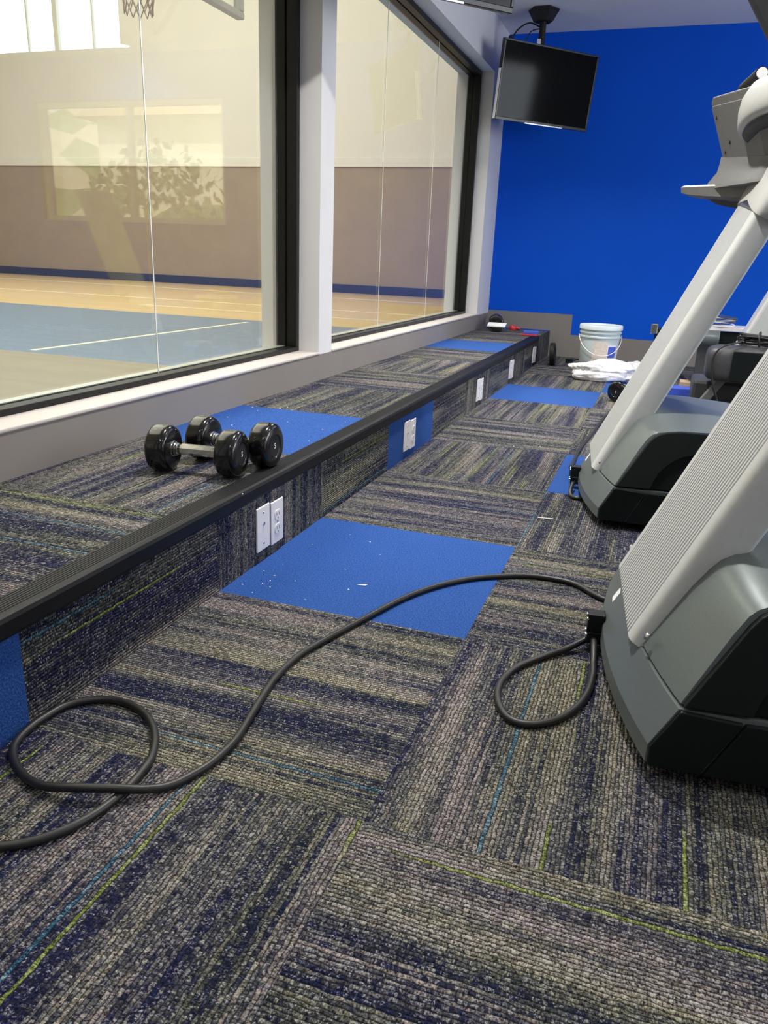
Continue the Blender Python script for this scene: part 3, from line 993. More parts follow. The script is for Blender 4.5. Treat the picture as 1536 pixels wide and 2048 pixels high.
def make_treadmill(mon_yaw=0.0, mon_tilt=0.0, mon_shift=(0, 0, 0)):
    root = empty('treadmill', TO, TH0)
    ys = [-0.398 + 0.796 * k / 28 for k in range(29)]
    # lower front shroud
    bm = bmesh.new()
    secs = []
    for y in ys:
        b = bow(y)
        secs.append([Vector((p[0] + (b if i < 4 else 0), y, p[1])) for i, p in enumerate([(0.010, 0.026), (-0.001, 0.032), (0.0, 0.063), (0.0365, 0.1335), (0.22, 0.1335), (0.22, 0.026)])])
    loft(bm, secs)
    link('front_shroud', bm, M['hood'], root, smooth=True, angle=14)
    # dark core closing the gaps
    bm = bmesh.new()
    box(bm, 0.12, 0.70, -0.355, 0.355, 0.05, 0.22)
    link('inner_frame', bm, M['black_matt'], root)
    # motor hood
    bm = bmesh.new()
    secs = []
    for y in ys:
        b = bow(y)
        ay = abs(y)
        drop = 0.030 * max(0.0, min(1.0, (ay - 0.17) / 0.22)) ** 1.3
        prof = [(0.0395 + b, 0.138), (0.0395 + 0.40 * 0.162 + b * 0.9, 0.138 + 0.123), (0.118 + b * 0.8, 0.300 - drop * 0.5), (0.130 + b * 0.75, 0.318 - drop * 0.7), (0.148 + b * 0.7, 0.331 - drop * 0.85), (0.172 + b * 0.6, 0.339 - drop),
                (0.215 + b * 0.3, 0.344 - drop), (0.30, 0.342 - drop), (0.42, 0.332 - drop), (0.60, 0.298 - drop), (0.76, 0.255 - drop), (0.80, 0.225 - drop), (0.80, 0.138)]
        prof[1] = (0.0395 + 0.0605 + b * 0.93, 0.262 - drop * 0.25)
        sec = []
        for x, z in prof:
            ty = 1 - 0.085 * max(0, (z - 0.138)) / 0.17
            sec.append(Vector((x, y * ty * 0.975, z)))
        secs.append(sec)
    loft(bm, secs)
    link('motor_hood', bm, M['hood'], root, smooth=True, angle=32)
    # side panels, arch covers and lower skirts
    for s in (-1, 1):
        def side(poly, inner, outer, name, m_, taper=True, bev=0.0025, sm=False):
            bm = bmesh.new()
            def fn(p, t):
                k = 1 - 0.085 * max(0, p[1] - 0.138) / 0.17 if taper else 1
                return Vector((p[0], s * t * k, p[1]))
            prism(bm, poly, fn, inner, outer)
            return link(name, bm, m_, root, bevel=bev)
        arch = [(0.140, 0.1385), (0.150, 0.168), (0.162, 0.190), (0.178, 0.209), (0.200, 0.228), (0.226, 0.242), (0.26, 0.251), (0.32, 0.254)]
        top = [(0.795, 0.200), (0.74, 0.233), (0.60, 0.272), (0.42, 0.304), (0.30, 0.314), (0.21, 0.314), (0.170, 0.309), (0.148, 0.302), (0.132, 0.290), (0.119, 0.273), (0.0405, 0.1385)]
        side(arch + [(0.795, 0.175)] + top, 0.36, 0.4015, 'side_panel', M['black_plastic'])
        side(arch + [(0.795, 0.175), (0.795, 0.1385)], 0.36, 0.393, 'arch_cover', M['arch'], bev=0.001)
        side([(0.0005, 0.029), (0.0005, 0.063), (0.0375, 0.1325), (0.129, 0.1265), (0.080, 0.026)], 0.36, 0.4055, 'front_skirt', M['black_plastic'], False)
        side([(0.084, 0.025), (0.1325, 0.1262), (0.90, 0.1262), (0.90, 0.025)], 0.36, 0.4055, 'rear_skirt', M['black_plastic'], False)
    # upright: wide fluted column
    ln = math.sqrt(1 + SL * SL)
    dvec = Vector((SL / ln, 0, 1 / ln))
    nvec = Vector((-1 / ln, 0, SL / ln))
    org = Vector((-0.030, 0, 0.137))
    front = []
    nr = 22
    yl, yr_ = -0.163, 0.163
    hwid, rad, dep = 0.199, 0.022, 0.080
    pts = []
    for k in range(7):
        a = PI / 2 * k / 6
        pts.append((-hwid + rad - rad * math.cos(a), -rad + rad * math.sin(a)))
    for k in range(nr):
        p0 = yl + (yr_ - yl) * k / nr
        w = (yr_ - yl) / nr
        pts += [(p0 + 0.02 * w, 0.0), (p0 + 0.10 * w, -0.0050), (p0 + 0.42 * w, -0.0050), (p0 + 0.50 * w, 0.0)]
    for k in range(7):
        a = PI / 2 * (1 - k / 6)
        pts.append((hwid - rad + rad * math.cos(a), -rad + rad * math.sin(a)))
    for k in range(5):
        a = PI / 2 * k / 4
        pts.append((hwid - 0.012 + 0.012 * math.cos(a), -dep + 0.012 - 0.012 * math.sin(a)))
    for k in range(5):
        a = PI / 2 * (1 - k / 4)
        pts.append((-hwid + 0.012 - 0.012 * math.cos(a), -dep + 0.012 - 0.012 * math.sin(a)))
    def up(p, z):
        t = (z - 0.137) * ln
        return org + dvec * t + Vector((0, p[0], 0)) + nvec * p[1]
    bm = bmesh.new()
    prism(bm, pts, up, 0.139, 1.06)
    link('upright', bm, M['silver'], root, smooth=True, angle=35)
    # screws either side of the upright
    for s in (-1, 1):
        bm = bmesh.new()
        lathe(bm, [(0.0, 0.0), (0.0075, 0.0), (0.0070, 0.003), (0.004, 0.0048), (0.0, 0.005)], align((-0.9, 0, 0.43), (-0.004, s * 0.228, 0.168)), n=16)
        link('screw', bm, M['chrome'], root, smooth=True)
    # label, cable clamp
    bm = bmesh.new()
    box(bm, -0.0008, 0.0008, -0.012, 0.012, -0.014, 0.014)
    bmesh.ops.transform(bm, matrix=Matrix.Translation((-0.0345, 0.082, 0.1075)) @ Matrix.Rotation(math.radians(27.5), 4, 'Y') @ Matrix.Rotation(0.1, 4, 'X'), verts=bm.verts)
    tag(link('label_sticker', bm, M['white'], root), 'small white sticker')
    bm = bmesh.new()
    box(bm, -0.090, -0.055, 0.020, 0.052, 0.038, 0.082)
    box(bm, -0.088, -0.055, 0.014, 0.058, 0.018, 0.044)
    cl = link('cable_clamp', bm, M['black_plastic'], root, bevel=0.002)
    for y, z in ((0.024, 0.070), (0.048, 0.070), (0.024, 0.034), (0.048, 0.034)):
        bm = bmesh.new()
        lathe(bm, [(0.0, 0.0), (0.004, 0.0), (0.0035, 0.004), (0.0, 0.0045)], align((-1, 0, 0), (-0.0885, y, z)), n=10)
        link('clamp_screw', bm, M['chrome'], cl, smooth=True)
    # running deck
    bm = bmesh.new()
    box(bm, 0.72, 2.05, -0.36, 0.36, 0.07, 0.165)
    link('deck', bm, M['dark_grey'], root, bevel=0.01)
    bm = bmesh.new()
    box(bm, 0.72, 2.03, -0.265, 0.265, 0.166, 0.172)
    link('running_belt', bm, M['belt'], root)
    for s in (-1, 1):
        bm = bmesh.new()
        box(bm, 0.78, 2.06, min(s * 0.27, s * 0.385), max(s * 0.27, s * 0.385), 0.165, 0.190)
        link('side_rail', bm, M['dark_grey'], root, bevel=0.008)
        bm = bmesh.new()
        lathe(bm, [(0.0, 0.0), (0.035, 0.0), (0.035, 0.06), (0.028, 0.072), (0.0, 0.072)], Matrix.Translation((1.95, s * 0.33, 0.0)), n=20)
        link('foot', bm, M['black_matt'], root)
        # wheels carry the front end
        bm = bmesh.new()
        lathe(bm, [(0.0, -0.015), (0.028, -0.015), (0.030, -0.012), (0.030, 0.012), (0.028, 0.015), (0.0, 0.015)], Matrix.Translation((0.30, s * 0.33, 0.030)) @ Matrix.Rotation(PI / 2, 4, 'X'), n=20)
        link('wheel', bm, M['black_matt'], root)
        # handrail
        bm = bmesh.new()
        tube(bm, smooth_path([(0.62, s * 0.36, 1.02), (0.85, s * 0.40, 0.98), (1.12, s * 0.41, 0.90), (1.20, s * 0.41, 0.80), (1.10, s * 0.40, 0.62), (0.66, s * 0.30, 0.90)]), 0.020, 12)
        link('handrail', bm, M['black_matt'], root, smooth=True)
    # ---- console head
    bm = bmesh.new()
    # collar hugging the top of the upright
    secs = []
    for z, k, dz in ((0.985, 1.055, -0.050), (1.00, 1.10, -0.050), (1.04, 1.12, -0.03), (1.10, 1.12, 0.0), (1.15, 1.06, 0.0), (1.20, 0.9, 0.0)):
        sec = []
        for j in range(36):
            a = 2 * PI * j / 36
            c, s_ = math.cos(a), math.sin(a)
            px = math.copysign(abs(c) ** 0.45, c) * 0.212 * k
            pn = -0.042 + math.copysign(abs(s_) ** 0.45, s_) * 0.048 * k
            zz = z + (dz * max(0.0, -px / 0.23))
            sec.append(up((px, pn), zz))
        secs.append(sec)
    loft(bm, secs)
    con = link('console', bm, M['cap_grey'], root, smooth=True, angle=50)
    # rounded rear cap of the console
    bm = bmesh.new()
    secs = []
    for z, k in ((1.165, 0.90), (1.172, 0.97), (1.185, 1.0), (1.235, 1.01), (1.27, 0.97), (1.298, 0.86), (1.312, 0.6)):
        sec = []
        for j in range(40):
            a = 2 * PI * j / 40
            c, s_ = math.cos(a), math.sin(a)
            sec.append(Vector((0.435 - 0.05 * (z - 1.165) - math.copysign(abs(s_) ** 0.95, s_) * 0.150 * k, math.copysign(abs(c) ** 0.9, c) * 0.215 * k, z + 0.10 * (0.25 - math.copysign(abs(c) ** 0.62, c) * 0.235) * (1 if z < 1.2 else 0.3))))
        secs.append(sec)
    loft(bm, secs)
    link('rear_cap', bm, M['cap_grey'], con, smooth=True, angle=50)
    bm = bmesh.new()
    sec = []
    for k, dz in ((0.90, 0.0), (0.86, -0.006)):
        sec.append([Vector((0.435 - math.copysign(abs(math.sin(2 * PI * j / 40)) ** 0.95, math.sin(2 * PI * j / 40)) * 0.150 * k, math.copysign(abs(math.cos(2 * PI * j / 40)) ** 0.9, math.cos(2 * PI * j / 40)) * 0.215 * k, 1.163 + dz + 0.10 * (0.25 - math.copysign(abs(math.cos(2 * PI * j / 40)) ** 0.9, math.cos(2 * PI * j / 40)) * 0.235))) for j in range(40)])
    loft(bm, sec)
    link('cap_underside', bm, M['dark_grey'], con)
    # back panel of the monitor with a raised border
    Rm = Matrix.Translation(Vector((0.45, 0, 1.25)) + Vector(mon_shift)) @ Matrix.Rotation(mon_yaw, 4, 'Z') @ Matrix.Rotation(mon_tilt, 4, 'Y') @ Matrix.Translation((-0.45, 0, -1.25))
    hp = 0.447
    def mp(y, z, off):                  # wings ride forward and up towards their tips
        a_ = abs(y) / 0.45
        sw = 0.30 * a_ if y < 0 else 0.0
        return Rm @ Vector((0.306 - 0.395 * (z - 1.155) + 0.065 * (1 - a_) + sw + off, y, z - 0.045 * (1 - a_)))
    def slab(name, half, zb, zt, rnd_, w0, w1, bev):
        bm = bmesh.new()
        secs = []
        yy = [-half, -half + 0.25 * rnd_, -half + rnd_] + [-half + rnd_ + (2 * half - 2 * rnd_) * k / 12 for k in range(1, 12)] + [half - rnd_, half - 0.25 * rnd_, half]
        for y in yy:
            e = max(0.0, (abs(y) - (half - rnd_)) / rnd_)
            z1 = zt - rnd_ * (1 - math.sqrt(max(0.0, 1 - e * e)))
            secs.append([mp(y, zb, w0), mp(y, z1, w0), mp(y, z1, w1), mp(y, zb, w1)])
        loft(bm, secs)
        return link(name, bm, M['console_grey'], con, bevel=bev, segs=3, angle=50)
    slab('monitor', hp, 1.150, 1.352, 0.035, 0.012, 0.060, 0.007)
    slab('monitor_back', hp - 0.028, 1.158, 1.322, 0.012, 0.002, 0.014, 0.003)
    for py, pz in ((0.37, 1.175), (0.30, 1.205), (-0.37, 1.175), (0.385, 1.285)):
        bm = bmesh.new()
        box(bm, -0.004, 0.004, -0.004, 0.004, -0.005, 0.005)
        vs = list(bm.verts)[-8:]
        bmesh.ops.transform(bm, matrix=Matrix.Translation(mp(py, pz, 0.003)), verts=vs)
        link('screw_hole', bm, M['black_matt'], con)
    bm = bmesh.new()
    box(bm, 0.0, 0.004, -0.20, 0.20, 1.18, 1.33)
    bmesh.ops.transform(bm, matrix=Rm @ Matrix.Translation((0.30 + 0.125 - 0.395 * 0.1, 0, -0.045)), verts=bm.verts)
    link('display', bm, M['screen'], con)
    bm = bmesh.new()
    tube(bm, [(0.46, 0, 1.12), (0.46, 0, 1.20), tuple(Rm @ Vector((0.37, 0, 1.26)))], 0.035, 14)
    link('monitor_arm', bm, M['dark_grey'], con, smooth=True)
    # neck plate
    bm = bmesh.new()
    secs = []
    for yk in [-1 + 2 * k / 16 for k in range(17)]:
        yt, yb = 0.435 * yk, 0.405 * yk
        ym = (yt + yb) / 2
        q = 0.065 * (1 - abs(yk)) + (0.30 * abs(yk) if yk < 0 else 0.0)
        dz = -0.045 * (1 - abs(yk))
        secs.append([Vector((0.308 + q, yt, 1.160 + dz)), Vector((0.304 + q, ym * 0.99, 1.135 + dz)), Vector((0.298 + q, yb, 1.105 + dz * 0.7)), Vector((0.275 + q, yb * 1.02, 1.072 + dz * 0.5)), Vector((0.27 + q, yb * 1.02, 1.050 + dz * 0.3)), Vector((0.45 + max(0.0, q - 0.065), yb, 1.04)), Vector((0.45 + max(0.0, q - 0.065), yt, 1.150))])
    loft(bm, secs)
    link('neck', bm, M['console_grey'], con, smooth=True, angle=35)
    # tray below the monitor
    bm = bmesh.new()
    secs = []
    for yk in [-1 + 2 * k / 24 for k in range(25)]:
        y = 0.470 * yk
        a = abs(yk)
        xf = 0.41 - 0.215 * max(0.0, (a - 0.25) / 0.75)
        if yk < 0:
            xf = 0.41 + 0.14 * a
        zt = 1.066 - 0.020 * (1 - a)
        zb = 1.031 - 0.045 * max(0.0, 1 - a) ** 0.7
        secs.append([Vector((xf, y, zb + 0.010)), Vector((xf - 0.004, y, zt - 0.006)), Vector((xf + 0.006, y, zt)), Vector((0.66, y, zt - 0.02)), Vector((0.67, y, zb + 0.010)), Vector((max(0.50, xf + 0.06), y, zb - 0.01 * (1 - a))), Vector((xf + 0.03, y, zb - 0.01 * (1 - a)))])
    loft(bm, secs)
    tr = link('tray', bm, M['console_grey'], con, smooth=True, angle=30)
    bm = bmesh.new()
    secs = []
    for yk in [-1 + 2 * k / 16 for k in range(17)]:
        y = 0.40 * yk
        a = abs(yk)
        xf = 0.44 - 0.20 * max(0.0, (a - 0.25) / 0.75)
        if yk < 0:
            xf = 0.44 + 0.12 * a
        secs.append([Vector((xf, y, 1.03)), Vector((xf + 0.035, y, 1.018 - 0.075 * (1 - a) ** 0.6)), Vector((0.62, y, 1.00 - 0.06 * (1 - a) ** 0.6)), Vector((0.65, y, 1.03))])
    loft(bm, secs)
    link('tray_underside', bm, M['dark_grey'], con, smooth=True, angle=30)
    # crossbar above the monitor
    bm = bmesh.new()
    tube(bm, [(0.322, 0.262, 1.345), (0.340, 0.10, 1.3575)], 0.020, 16)
    link('grip_bar', bm, M['black_matt'], con, smooth=True)
    bm = bmesh.new()
    tube(bm, [(0.3399, 0.101, 1.3574), (0.3404, 0.0965, 1.3578)], 0.0165, 16)
    tag(link('grip_end', bm, M['white'], con), 'white end cap')
    return root

near = make_treadmill(mon_yaw=0.53, mon_tilt=-0.4, mon_shift=(0, 0, 0.05))
far = make_treadmill()
far.location = TO + TOFF
tag(near, 'grey treadmill at the front, ribbed silver upright leaning off the frame', 'treadmill', 'row of grey treadmills')
tag(far, 'grey treadmill behind the front one, its console seen against the blue wall', 'treadmill', 'row of grey treadmills')

# ------------------------------------------------------------------ cords
def on_plane(px, py, z):
    d = RIGHT * ((px - 768) / F_PX) + DOWN * ((py - 1024) / F_PX) + FWD
    t = (z - CAMLOC.z) / d.z
    return CAMLOC + d * t

def cord(name, pts, r, label, cat='power cord', k=6, parent=None):
    bm = bmesh.new()
    tube(bm, smooth_path(pts, k), r, 12)
    o = link(name, bm, M['rubber_cord'], parent, smooth=True)
    if label:
        tag(o, label, cat)
    return o

CP = [(0.93, 0.02), (0.867, 0.037), (0.796, 0.098), (0.731, 0.11), (0.668, 0.099), (0.609, 0.068), (0.552, 0.028), (0.501, -0.027), (0.456, -0.094), (0.418, -0.175), (0.388, -0.265), (0.361, -0.35),
      (0.336, -0.43), (0.315, -0.509), (0.31, -0.588), (0.317, -0.661), (0.331, -0.744), (0.341, -0.812), (0.338, -0.871), (0.327, -0.911), (0.308, -0.95), (0.283, -0.976), (0.247, -0.999), (0.192, -1.02),
      (0.143, -1.026), (0.097, -1.016), (0.053, -0.992), (0.023, -0.961), (0.010, -0.919), (0.010, -0.873), (0.020, -0.831), (0.058, -0.797), (0.106, -0.789), (0.159, -0.805), (0.207, -0.845), (0.24, -0.898),
      (0.25, -0.941), (0.253, -0.979), (0.251, -1.016), (0.244, -1.05), (0.23, -1.084), (0.207, -1.116), (0.172, -1.142), (0.122, -1.162), (0.075, -1.195), (0.04, -1.27), (0.03, -1.40), (0.05, -1.60), (0.09, -1.90), (0.10, -2.30), (0.07, -2.70)]
zs = []
for i, p in enumerate(CP):
    z = 0.0072
    if 21 <= i <= 24:
        z = {21: 0.012, 22: 0.0195, 23: 0.0195, 24: 0.012}[i]
    zs.append(z)
cord('power_cord', [(x, y, z) for (x, y), z in zip(CP, zs)], 0.0068, 'long black power cord snaking over the blue floor tile and looping by the riser')
cord('power_cord', [(0.868, -0.226, 0.030), (0.872, -0.262, 0.026), (0.877, -0.311, 0.010), (0.88, -0.357, 0.0072), (0.876, -0.427, 0.0072), (0.86, -0.492, 0.0072), (0.831, -0.543, 0.0072), (0.791, -0.573, 0.0072), (0.753, -0.569, 0.0072), (0.724, -0.521, 0.0072), (0.715, -0.459, 0.0072), (0.731, -0.388, 0.0072), (0.771, -0.324, 0.0072), (0.815, -0.272, 0.010), (0.845, -0.237, 0.018), (0.858, -0.225, 0.024)],
     0.0068, 'short black cord looped on the carpet at the front of the nearer treadmill')
cord('power_cord', [(0.682, 1.035, 0.045), (0.668, 1.10, 0.06), (0.655, 1.20, 0.03), (0.650, 1.379, 0.0072), (0.648, 1.648, 0.0072), (0.672, 2.04, 0.0072), (0.688, 2.40, 0.0072), (0.72, 2.66, 0.0072), (0.80, 2.80, 0.0072), (0.95, 2.86, 0.0072)],
     0.0068, 'black cord running along the floor from the front of the far treadmill')
cord('power_cord', [(0.690, 0.985, 0.030), (0.688, 0.95, 0.022), (0.692, 0.90, 0.0085), (0.715, 0.87, 0.0075), (0.745, 0.89, 0.0075), (0.752, 0.93, 0.0075)],
     0.0068, 'small black cord loop under the clamp of the far treadmill')

# ------------------------------------------------------------------ bucket and bag by the far wall
bk = empty('bucket', (0.495, 4.24, 0.0), -0.12)
bm = bmesh.new()
prof = [(0.0, 0.003), (0.122, 0.0), (0.127, 0.004), (0.140, 0.270), (0.148, 0.272), (0.149, 0.282), (0.141, 0.285), (0.1415, 0.300), (0.149, 0.302), (0.150, 0.312), (0.1425, 0.315), (0.143, 0.328), (0.0, 0.328)]
lathe(bm, prof, n=56)
link('body', bm, M['bucket'], bk, smooth=True, angle=50)
bm = bmesh.new()
lathe(bm, [(0.0, 0.352), (0.128, 0.352), (0.133, 0.360), (0.150, 0.361), (0.154, 0.356), (0.155, 0.330), (0.150, 0.326), (0.144, 0.328), (0.0, 0.330)], n=56)
link('lid', bm, M['bucket'], bk, smooth=True, angle=50)
def patch(name, a0, a1, z0, z1, m_, dr):
    bm = bmesh.new()
    n = 14
    g = []
    for k in range(n + 1):
        a = math.radians(a0 + (a1 - a0) * k / n)
        col = []
        for z in (z0, z1):
            r = 0.127 + 0.013 * z / 0.27 + dr
            col.append(bm.verts.new((r * math.cos(a), r * math.sin(a), z)))
        g.append(col)
    for a, b in zip(g, g[1:]):
        bm.faces.new((a[0], b[0], b[1], a[1]))
    return link(name, bm, m_, bk, smooth=True)
patch('paper_label', -98, -52, 0.055, 0.255, M['label_cream'], 0.0012)
bl = patch('blue_label', -52, -18, 0.095, 0.225, M['white'], 0.0010)
patch('blue_label_print', -50, -20, 0.135, 0.215, M['blue_box'], 0.0016).parent = bl
patch('blue_label_print', -50, -20, 0.118, 0.124, M['blue_box'], 0.0016).parent = bl
patch('blue_label_print', -50, -20, 0.104, 0.110, M['blue_box'], 0.0016).parent = bl
bm = bmesh.new()
ca = math.radians(200)
ex = Vector((math.cos(ca), math.sin(ca), 0))
pth = []
for k in range(21):
    t = PI * k / 20
    v_ = ex * (0.153 * math.cos(t))
    w_ = Vector((-ex.y, ex.x, 0)) * (0.153 * math.sin(t)) * 0.98
    pth.append(v_ + w_ + Vector((0, 0, 0.29 - 0.14 * math.sin(t))))
tube(bm, pth, 0.0028, 8)
link('wire_handle', bm, M['white_plastic'], bk, smooth=True)
tag(bk, 'white plastic paint bucket with lid and blue label standing by the blue wall', 'bucket')

def bag(name, loc, sx, sy, sz, seed, rz):
    from mathutils import noise as mn
    bm = bmesh.new()
    bmesh.ops.create_icosphere(bm, subdivisions=5, radius=1.0)
    for v_ in bm.verts:
        p = v_.co.copy()
        n1 = mn.noise(p * 1.6 + Vector((seed, 0, 0)))
        n2 = abs(mn.noise(p * 4.0 + Vector((0, seed, 0))))
        n3 = abs(mn.noise(p * 9.0 + Vector((0, 0, seed))))
        s = 1 + 0.32 * n1 - 0.13 * n2 - 0.04 * n3
        q = p * s
        z = q.z * sz + sz * 0.62
        v_.co = Vector((q.x * sx, q.y * sy, max(0.002 + 0.004 * n2, z)))
    o = link(name, bm, M['bag'], smooth=True, angle=180)
    o.location = loc
    o.rotation_euler = (0, 0, rz)
    return o
tag(bag('plastic_bag', (0.560, 3.95, 0), 0.255, 0.115, 0.088, 3.1, 0.25), 'crumpled white plastic bag lying on the floor in front of the bucket', 'plastic bag')
tag(bag('plastic_bag', (0.78, 4.25, 0), 0.10, 0.08, 0.07, 8.4, 0.1), 'small white plastic bag lump lying behind the upright, right of the bucket', 'plastic bag')

# weight plate and plug on the floor by the end of the riser
bm = bmesh.new()
lathe(bm, [(0.0, -0.012), (0.05, -0.012), (0.055, -0.018), (0.085, -0.018), (0.088, -0.012), (0.088, 0.012), (0.085, 0.018), (0.055, 0.018), (0.05, 0.012), (0.0, 0.012)], align((1, 0.02, 0.10), (0, 0, 0.0895)), n=36)
o = link('weight_plate', bm, M['black_matt'], smooth=True)
o.location = (0.125, 4.56, 0)
tag(o, 'black round weight standing on edge on the floor near the end of the riser', 'weight')
bm = bmesh.new()
box(bm, -0.03, 0.03, -0.02, 0.02, 0.0, 0.035)
tube(bm, smooth_path([(0.03, 0, 0.02), (0.06, 0.03, 0.03), (0.10, 0.08, 0.01), (0.12, 0.16, 0.006)]), 0.005, 8)
o = link('plug', bm, M['black_plastic'], bevel=0.004)
o.location = (0.235, 4.80, 0)
tag(o, 'small black plug with a short lead lying near the round weight', 'plug')

# small things on the far end of the platform
bm = bmesh.new()
box(bm, -0.075, 0.075, -0.045, 0.045, -0.005, 0.005)
o = link('white_card', bm, M['white'], bevel=0.002)
o.location = (-0.375, 4.72, H + 0.055)
o.rotation_euler = (math.radians(14), 0, 0.05)
tag(o, 'white card lying on the black block in front of the corner dumbbell', 'card')
bm = bmesh.new()
box(bm, -0.035, 0.035, -0.03, 0.03, 0.0, 0.040)
o = link('black_block', bm, M['black_plastic'], bevel=0.008)
o.location = (-0.37, 4.70, H)
tag(o, 'small black block under the white card on the far platform end', 'block')
bm = bmesh.new()
lathe(bm, [(0.0, 0.0), (0.026, 0.0), (0.032, 0.010), (0.030, 0.030), (0.018, 0.042), (0.0, 0.044)], n=18)
tube(bm, [(0.02, 0, 0.02), (0.06, 0.01, 0.014)], 0.011, 10)
o = link('red_knob', bm, M['red'], smooth=True)
o.location = (-0.285, 4.97, H)
tag(o, 'small red plastic knob lying on the blue carpet strip', 'knob')
bxr = empty('small_box', (-0.065, 4.56, H), 0.15)
boxes('base', [(-0.075, 0.055, -0.03, 0.03, 0.0, 0.014)], M['red'], bxr, bevel=0.003)
boxes('lid', [(-0.058, 0.062, -0.032, 0.035, 0.014, 0.038)], M['blue_box'], bxr, bevel=0.004)
tag(bxr, 'small blue and red box on the platform edge near the blue wall', 'box')

# ------------------------------------------------------------------ machines stored behind the treadmills
ma = empty('exercise_machine', (1.20, 4.25, 0))
bm = bmesh.new()
lathe(bm, [(0.0, -0.07), (0.05, -0.07), (0.058, -0.064), (0.060, 0.064), (0.058, 0.07), (0.0, 0.07)], align((1, 0, 0), (0.03, -0.05, 0.318)), n=28)
tag(link('end_cap', bm, M['hood'], ma, smooth=True), 'silver grey end cap')
boxes('beam', [(-0.33, 0.27, -0.04, 0.03, 0.27, 0.365)], M['black_plastic'], ma, bevel=0.006)
boxes('beam_bracket', [(-0.36, -0.31, -0.05, 0.02, 0.32, 0.395)], M['chrome'], ma, bevel=0.008)
boxes('top_plate', [(0.02, 0.29, -0.06, 0.20, 0.372, 0.400)], M['white_plastic'], ma, bevel=0.004)
boxes('leg', [(-0.28, -0.23, -0.03, 0.02, 0, 0.27)], M['dark_grey'], ma, bevel=0.004)
boxes('leg', [(0.20, 0.25, -0.03, 0.02, 0, 0.27)], M['dark_grey'], ma, bevel=0.004)
boxes('side_plate', [(-0.02, 0.42, 0.10, 0.14, 0.0, 0.30)], M['console_grey'], ma, bevel=0.004)
tag(ma, 'low grey exercise machine with a white topped beam against the blue wall', 'exercise machine')

bm = bmesh.new()
rr = random.Random(4)
for k in range(6):
    r = 0.075 + 0.008 * rr.random()
    pts = [(r * 1.25 * math.cos(2 * PI * j / 24) + 0.008 * rr.random(), r * 0.85 * math.sin(2 * PI * j / 24), 0.012 + 0.011 * k + 0.010 * math.sin(2 * PI * j / 24 + k)) for j in range(24)]
    tube(bm, pts, 0.0035, 7, closed=True, mi=k % 2)
o = link('cable_coil', bm, [M['white_plastic'], M['dark_grey']], smooth=True)
o.location = (1.29, 4.25, 0.401)
tag(o, 'coil of white and grey cable lying on the white topped beam', 'cable')

mb = empty('exercise_machine', (1.38, 3.05, 0))
# dark rounded housing
bm = bmesh.new()
secs = []
for x, k in ((-0.205, 0.55), (-0.198, 0.78), (-0.18, 0.92), (-0.14, 1.0), (-0.06, 1.03), (0.18, 1.03), (0.26, 1.0)):
    sec = []
    for j in range(28):
        a = 2 * PI * j / 28
        c, s_ = math.cos(a), math.sin(a)
        sec.append(Vector((x + 0.03 * (s_ > 0) * 0, math.copysign(abs(c) ** 0.5, c) * 0.115 * k, 0.277 + math.copysign(abs(s_) ** 0.5, s_) * 0.098 * k)))
    secs.append(sec)
loft(bm, secs)
tag(link('housing', bm, M['dark_grey'], mb, smooth=True, angle=50), 'dark rounded housing')
boxes('housing_face', [(-0.075, 0.25, -0.124, -0.115, 0.19, 0.355)], M['black_plastic'], mb, bevel=0.004)
bm = bmesh.new()
prism(bm, [(-0.235, 0.0), (-0.185, 0.0), (0.0, 0.30), (-0.05, 0.30)], lambda p, t: Vector((p[0], t, p[1])), 0.0, 0.07)
link('frame_tube', bm, M['console_grey'], mb, bevel=0.004)
bm = bmesh.new()
prism(bm, [(0.03, 0.0), (0.09, 0.0), (0.22, 0.20), (0.16, 0.20)], lambda p, t: Vector((p[0], t, p[1])), -0.05, 0.02)
link('frame_tube', bm, M['console_grey'], mb, bevel=0.004)
bm = bmesh.new()
prism(bm, [(-0.12, 0.17), (0.06, 0.17), (0.46, 1.15), (0.28, 1.15)], lambda p, t: Vector((p[0], t, p[1])), 0.14, 0.34)
link('upright', bm, M['silver'], mb, bevel=0.02, segs=3)
boxes('base', [(-0.25, 0.75, 0.08, 0.40, 0.0, 0.16)], M['dark_grey'], mb, bevel=0.02)
boxes('base_plate', [(-0.10, 0.4, -0.10, 0.08, 0.0, 0.05)], M['console_grey'], mb, bevel=0.01)
tag(mb, 'dark grey exercise machine with rounded housing standing behind the far treadmill', 'exercise machine')
bm = bmesh.new()
for k in range(9):
    r = 0.105 + 0.018 * rr.random()
    ox, oy = 0.02 * rr.random(), 0.012 * rr.random()
    pts = [(r * 1.25 * math.cos(2 * PI * j / 28) + ox, r * 0.62 * math.sin(2 * PI * j / 28) + oy, 0.006 + 0.006 * k + 0.008 * math.sin(2 * PI * j / 28 * 2 + k)) for j in range(28)]
    tube(bm, pts, 0.0055, 7, closed=True)
tube(bm, smooth_path([(-0.10, -0.02, 0.05), (-0.13, -0.08, 0.02), (-0.22, -0.128, -0.01), (-0.255, -0.135, -0.08), (-0.24, -0.14, -0.20), (-0.20, -0.14, -0.30), (-0.17, -0.15, -0.385)]), 0.0055, 8)
tube(bm, smooth_path([(-0.03, -0.085, 0.0), (-0.04, -0.09, 0.05), (-0.03, -0.03, 0.075), (-0.02, 0.03, 0.03)]), 0.006, 8)
o = link('cable_coil', bm, M['rubber_cord'], smooth=True)
o.location = (1.46, 3.05, 0.384)
tag(o, 'bundle of black cable coiled on top of the dark rounded housing', 'cable')
cord('power_cord', [(1.02, 3.9, 0.13), (1.10, 3.75, 0.10), (1.17, 3.55, 0.085), (1.25, 3.42, 0.09)], 0.008, 'thick black cable with plug lying over the tan box behind the far treadmill')
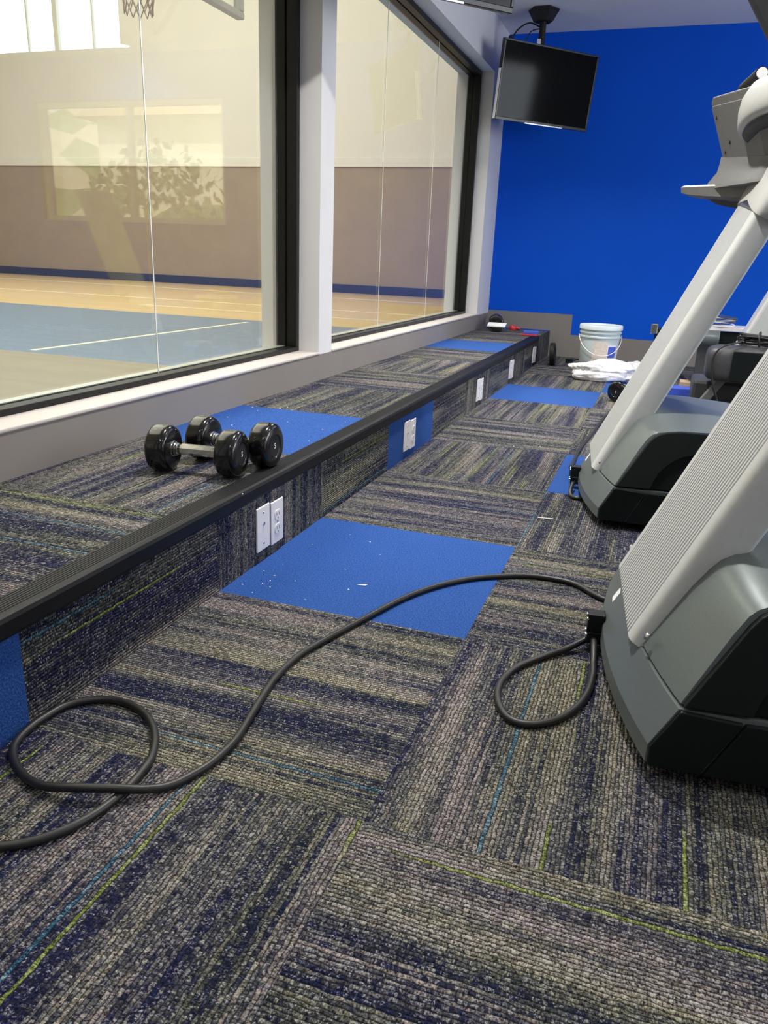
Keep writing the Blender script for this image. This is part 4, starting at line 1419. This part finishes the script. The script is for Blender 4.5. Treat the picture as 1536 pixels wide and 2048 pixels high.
boxes_o = boxes('cardboard_box', [(-0.09, 0.09, -0.07, 0.07, 0.0, 0.075)], M['tan'], bevel=0.003)
boxes_o.location = (1.165, 3.70, 0.0)
tag(boxes_o, 'small tan cardboard box on the floor behind the far treadmill', 'box')
o = boxes('blue_case', [(-0.17, 0.17, -0.06, 0.06, 0.0, 0.055)], M['blue_box'], bevel=0.006)
o.location = (1.07, 3.54, 0.0)
tag(o, 'flat blue case on the floor behind the far treadmill', 'case')

# ------------------------------------------------------------------ scraps on the carpet
def scrap(pts, z, label):
    bm = bmesh.new()
    prism(bm, pts, lambda p, t: Vector((p[0], p[1], t)), z + 0.0005, z + 0.0018)
    tag(link('paper_scrap', bm, M['white']), label, 'scrap')
p = on_plane(723, 1171, 0.0)
scrap([(p.x - 0.012, p.y - 0.004), (p.x + 0.010, p.y + 0.001), (p.x + 0.013, p.y + 0.011)], 0.0, 'white triangular paper scrap on the near blue floor tile')
p = on_plane(1090, 1037, 0.0)
scrap([(p.x - 0.023, p.y - 0.003), (p.x + 0.025, p.y + 0.004), (p.x + 0.025, p.y + 0.0075), (p.x - 0.023, p.y + 0.001)], 0.0, 'thin white strip on the striped carpet before the far treadmill')
bm = bmesh.new()
rr = random.Random(12)
def fleck(x, y, z, s):
    a = rr.random() * PI
    c, s_ = math.cos(a) * s, math.sin(a) * s
    k = 0.35 + 0.4 * rr.random()
    q = [(x + c, y + s_), (x - s_ * k, y + c * k), (x - c, y - s_), (x + s_ * k, y - c * k)]
    vs = [bm.verts.new((a_, b_, z + 0.0022)) for a_, b_ in q]
    vb = [bm.verts.new((a_, b_, z + 0.0006)) for a_, b_ in q]
    bm.faces.new(vs)
    for i in range(4):
        bm.faces.new((vs[i], vs[(i + 1) % 4], vb[(i + 1) % 4], vb[i]))
for px, py, s in [(540, 1163, 4), (525, 1168, 4), (528, 1143, 3), (549, 1152, 4), (540, 1175, 3), (590, 1163, 3), (625, 1090, 2.5), (740, 1085, 3), (700, 1070, 2), (690, 1140, 2.5), (760, 1110, 2.5), (566, 1130, 2.5), (485, 1170, 3), (505, 1186, 3), (697, 1180, 3), (610, 1200, 2.5), (825, 1050, 2)]:
    p = on_plane(px, py, 0)
    fleck(p.x, p.y, 0, s * 0.00085)
for px, py, s in [(464, 851, 5), (618, 883, 4), (560, 862, 3), (505, 815, 4), (515, 822, 3), (575, 845, 3), (690, 845, 3), (455, 835, 3), (645, 860, 3), (596, 780, 4), (560, 818, 5), (575, 815, 4), (485, 989, 4), (528, 900, 3), (110, 985, 3)]:
    p = on_plane(px, py, H)
    fleck(p.x, p.y, H, s * 0.0008)
for px, py, s in [(972, 808, 3), (1027, 893, 3), (905, 876, 2.5), (1080, 893, 2), (760, 968, 2)]:
    p = on_plane(px, py, 0)
    fleck(p.x, p.y, 0, s * 0.0012)
tag(link('carpet_debris', bm, M['white']), 'tiny white flecks of dust and paper scattered over the carpet', 'debris', kind='stuff')
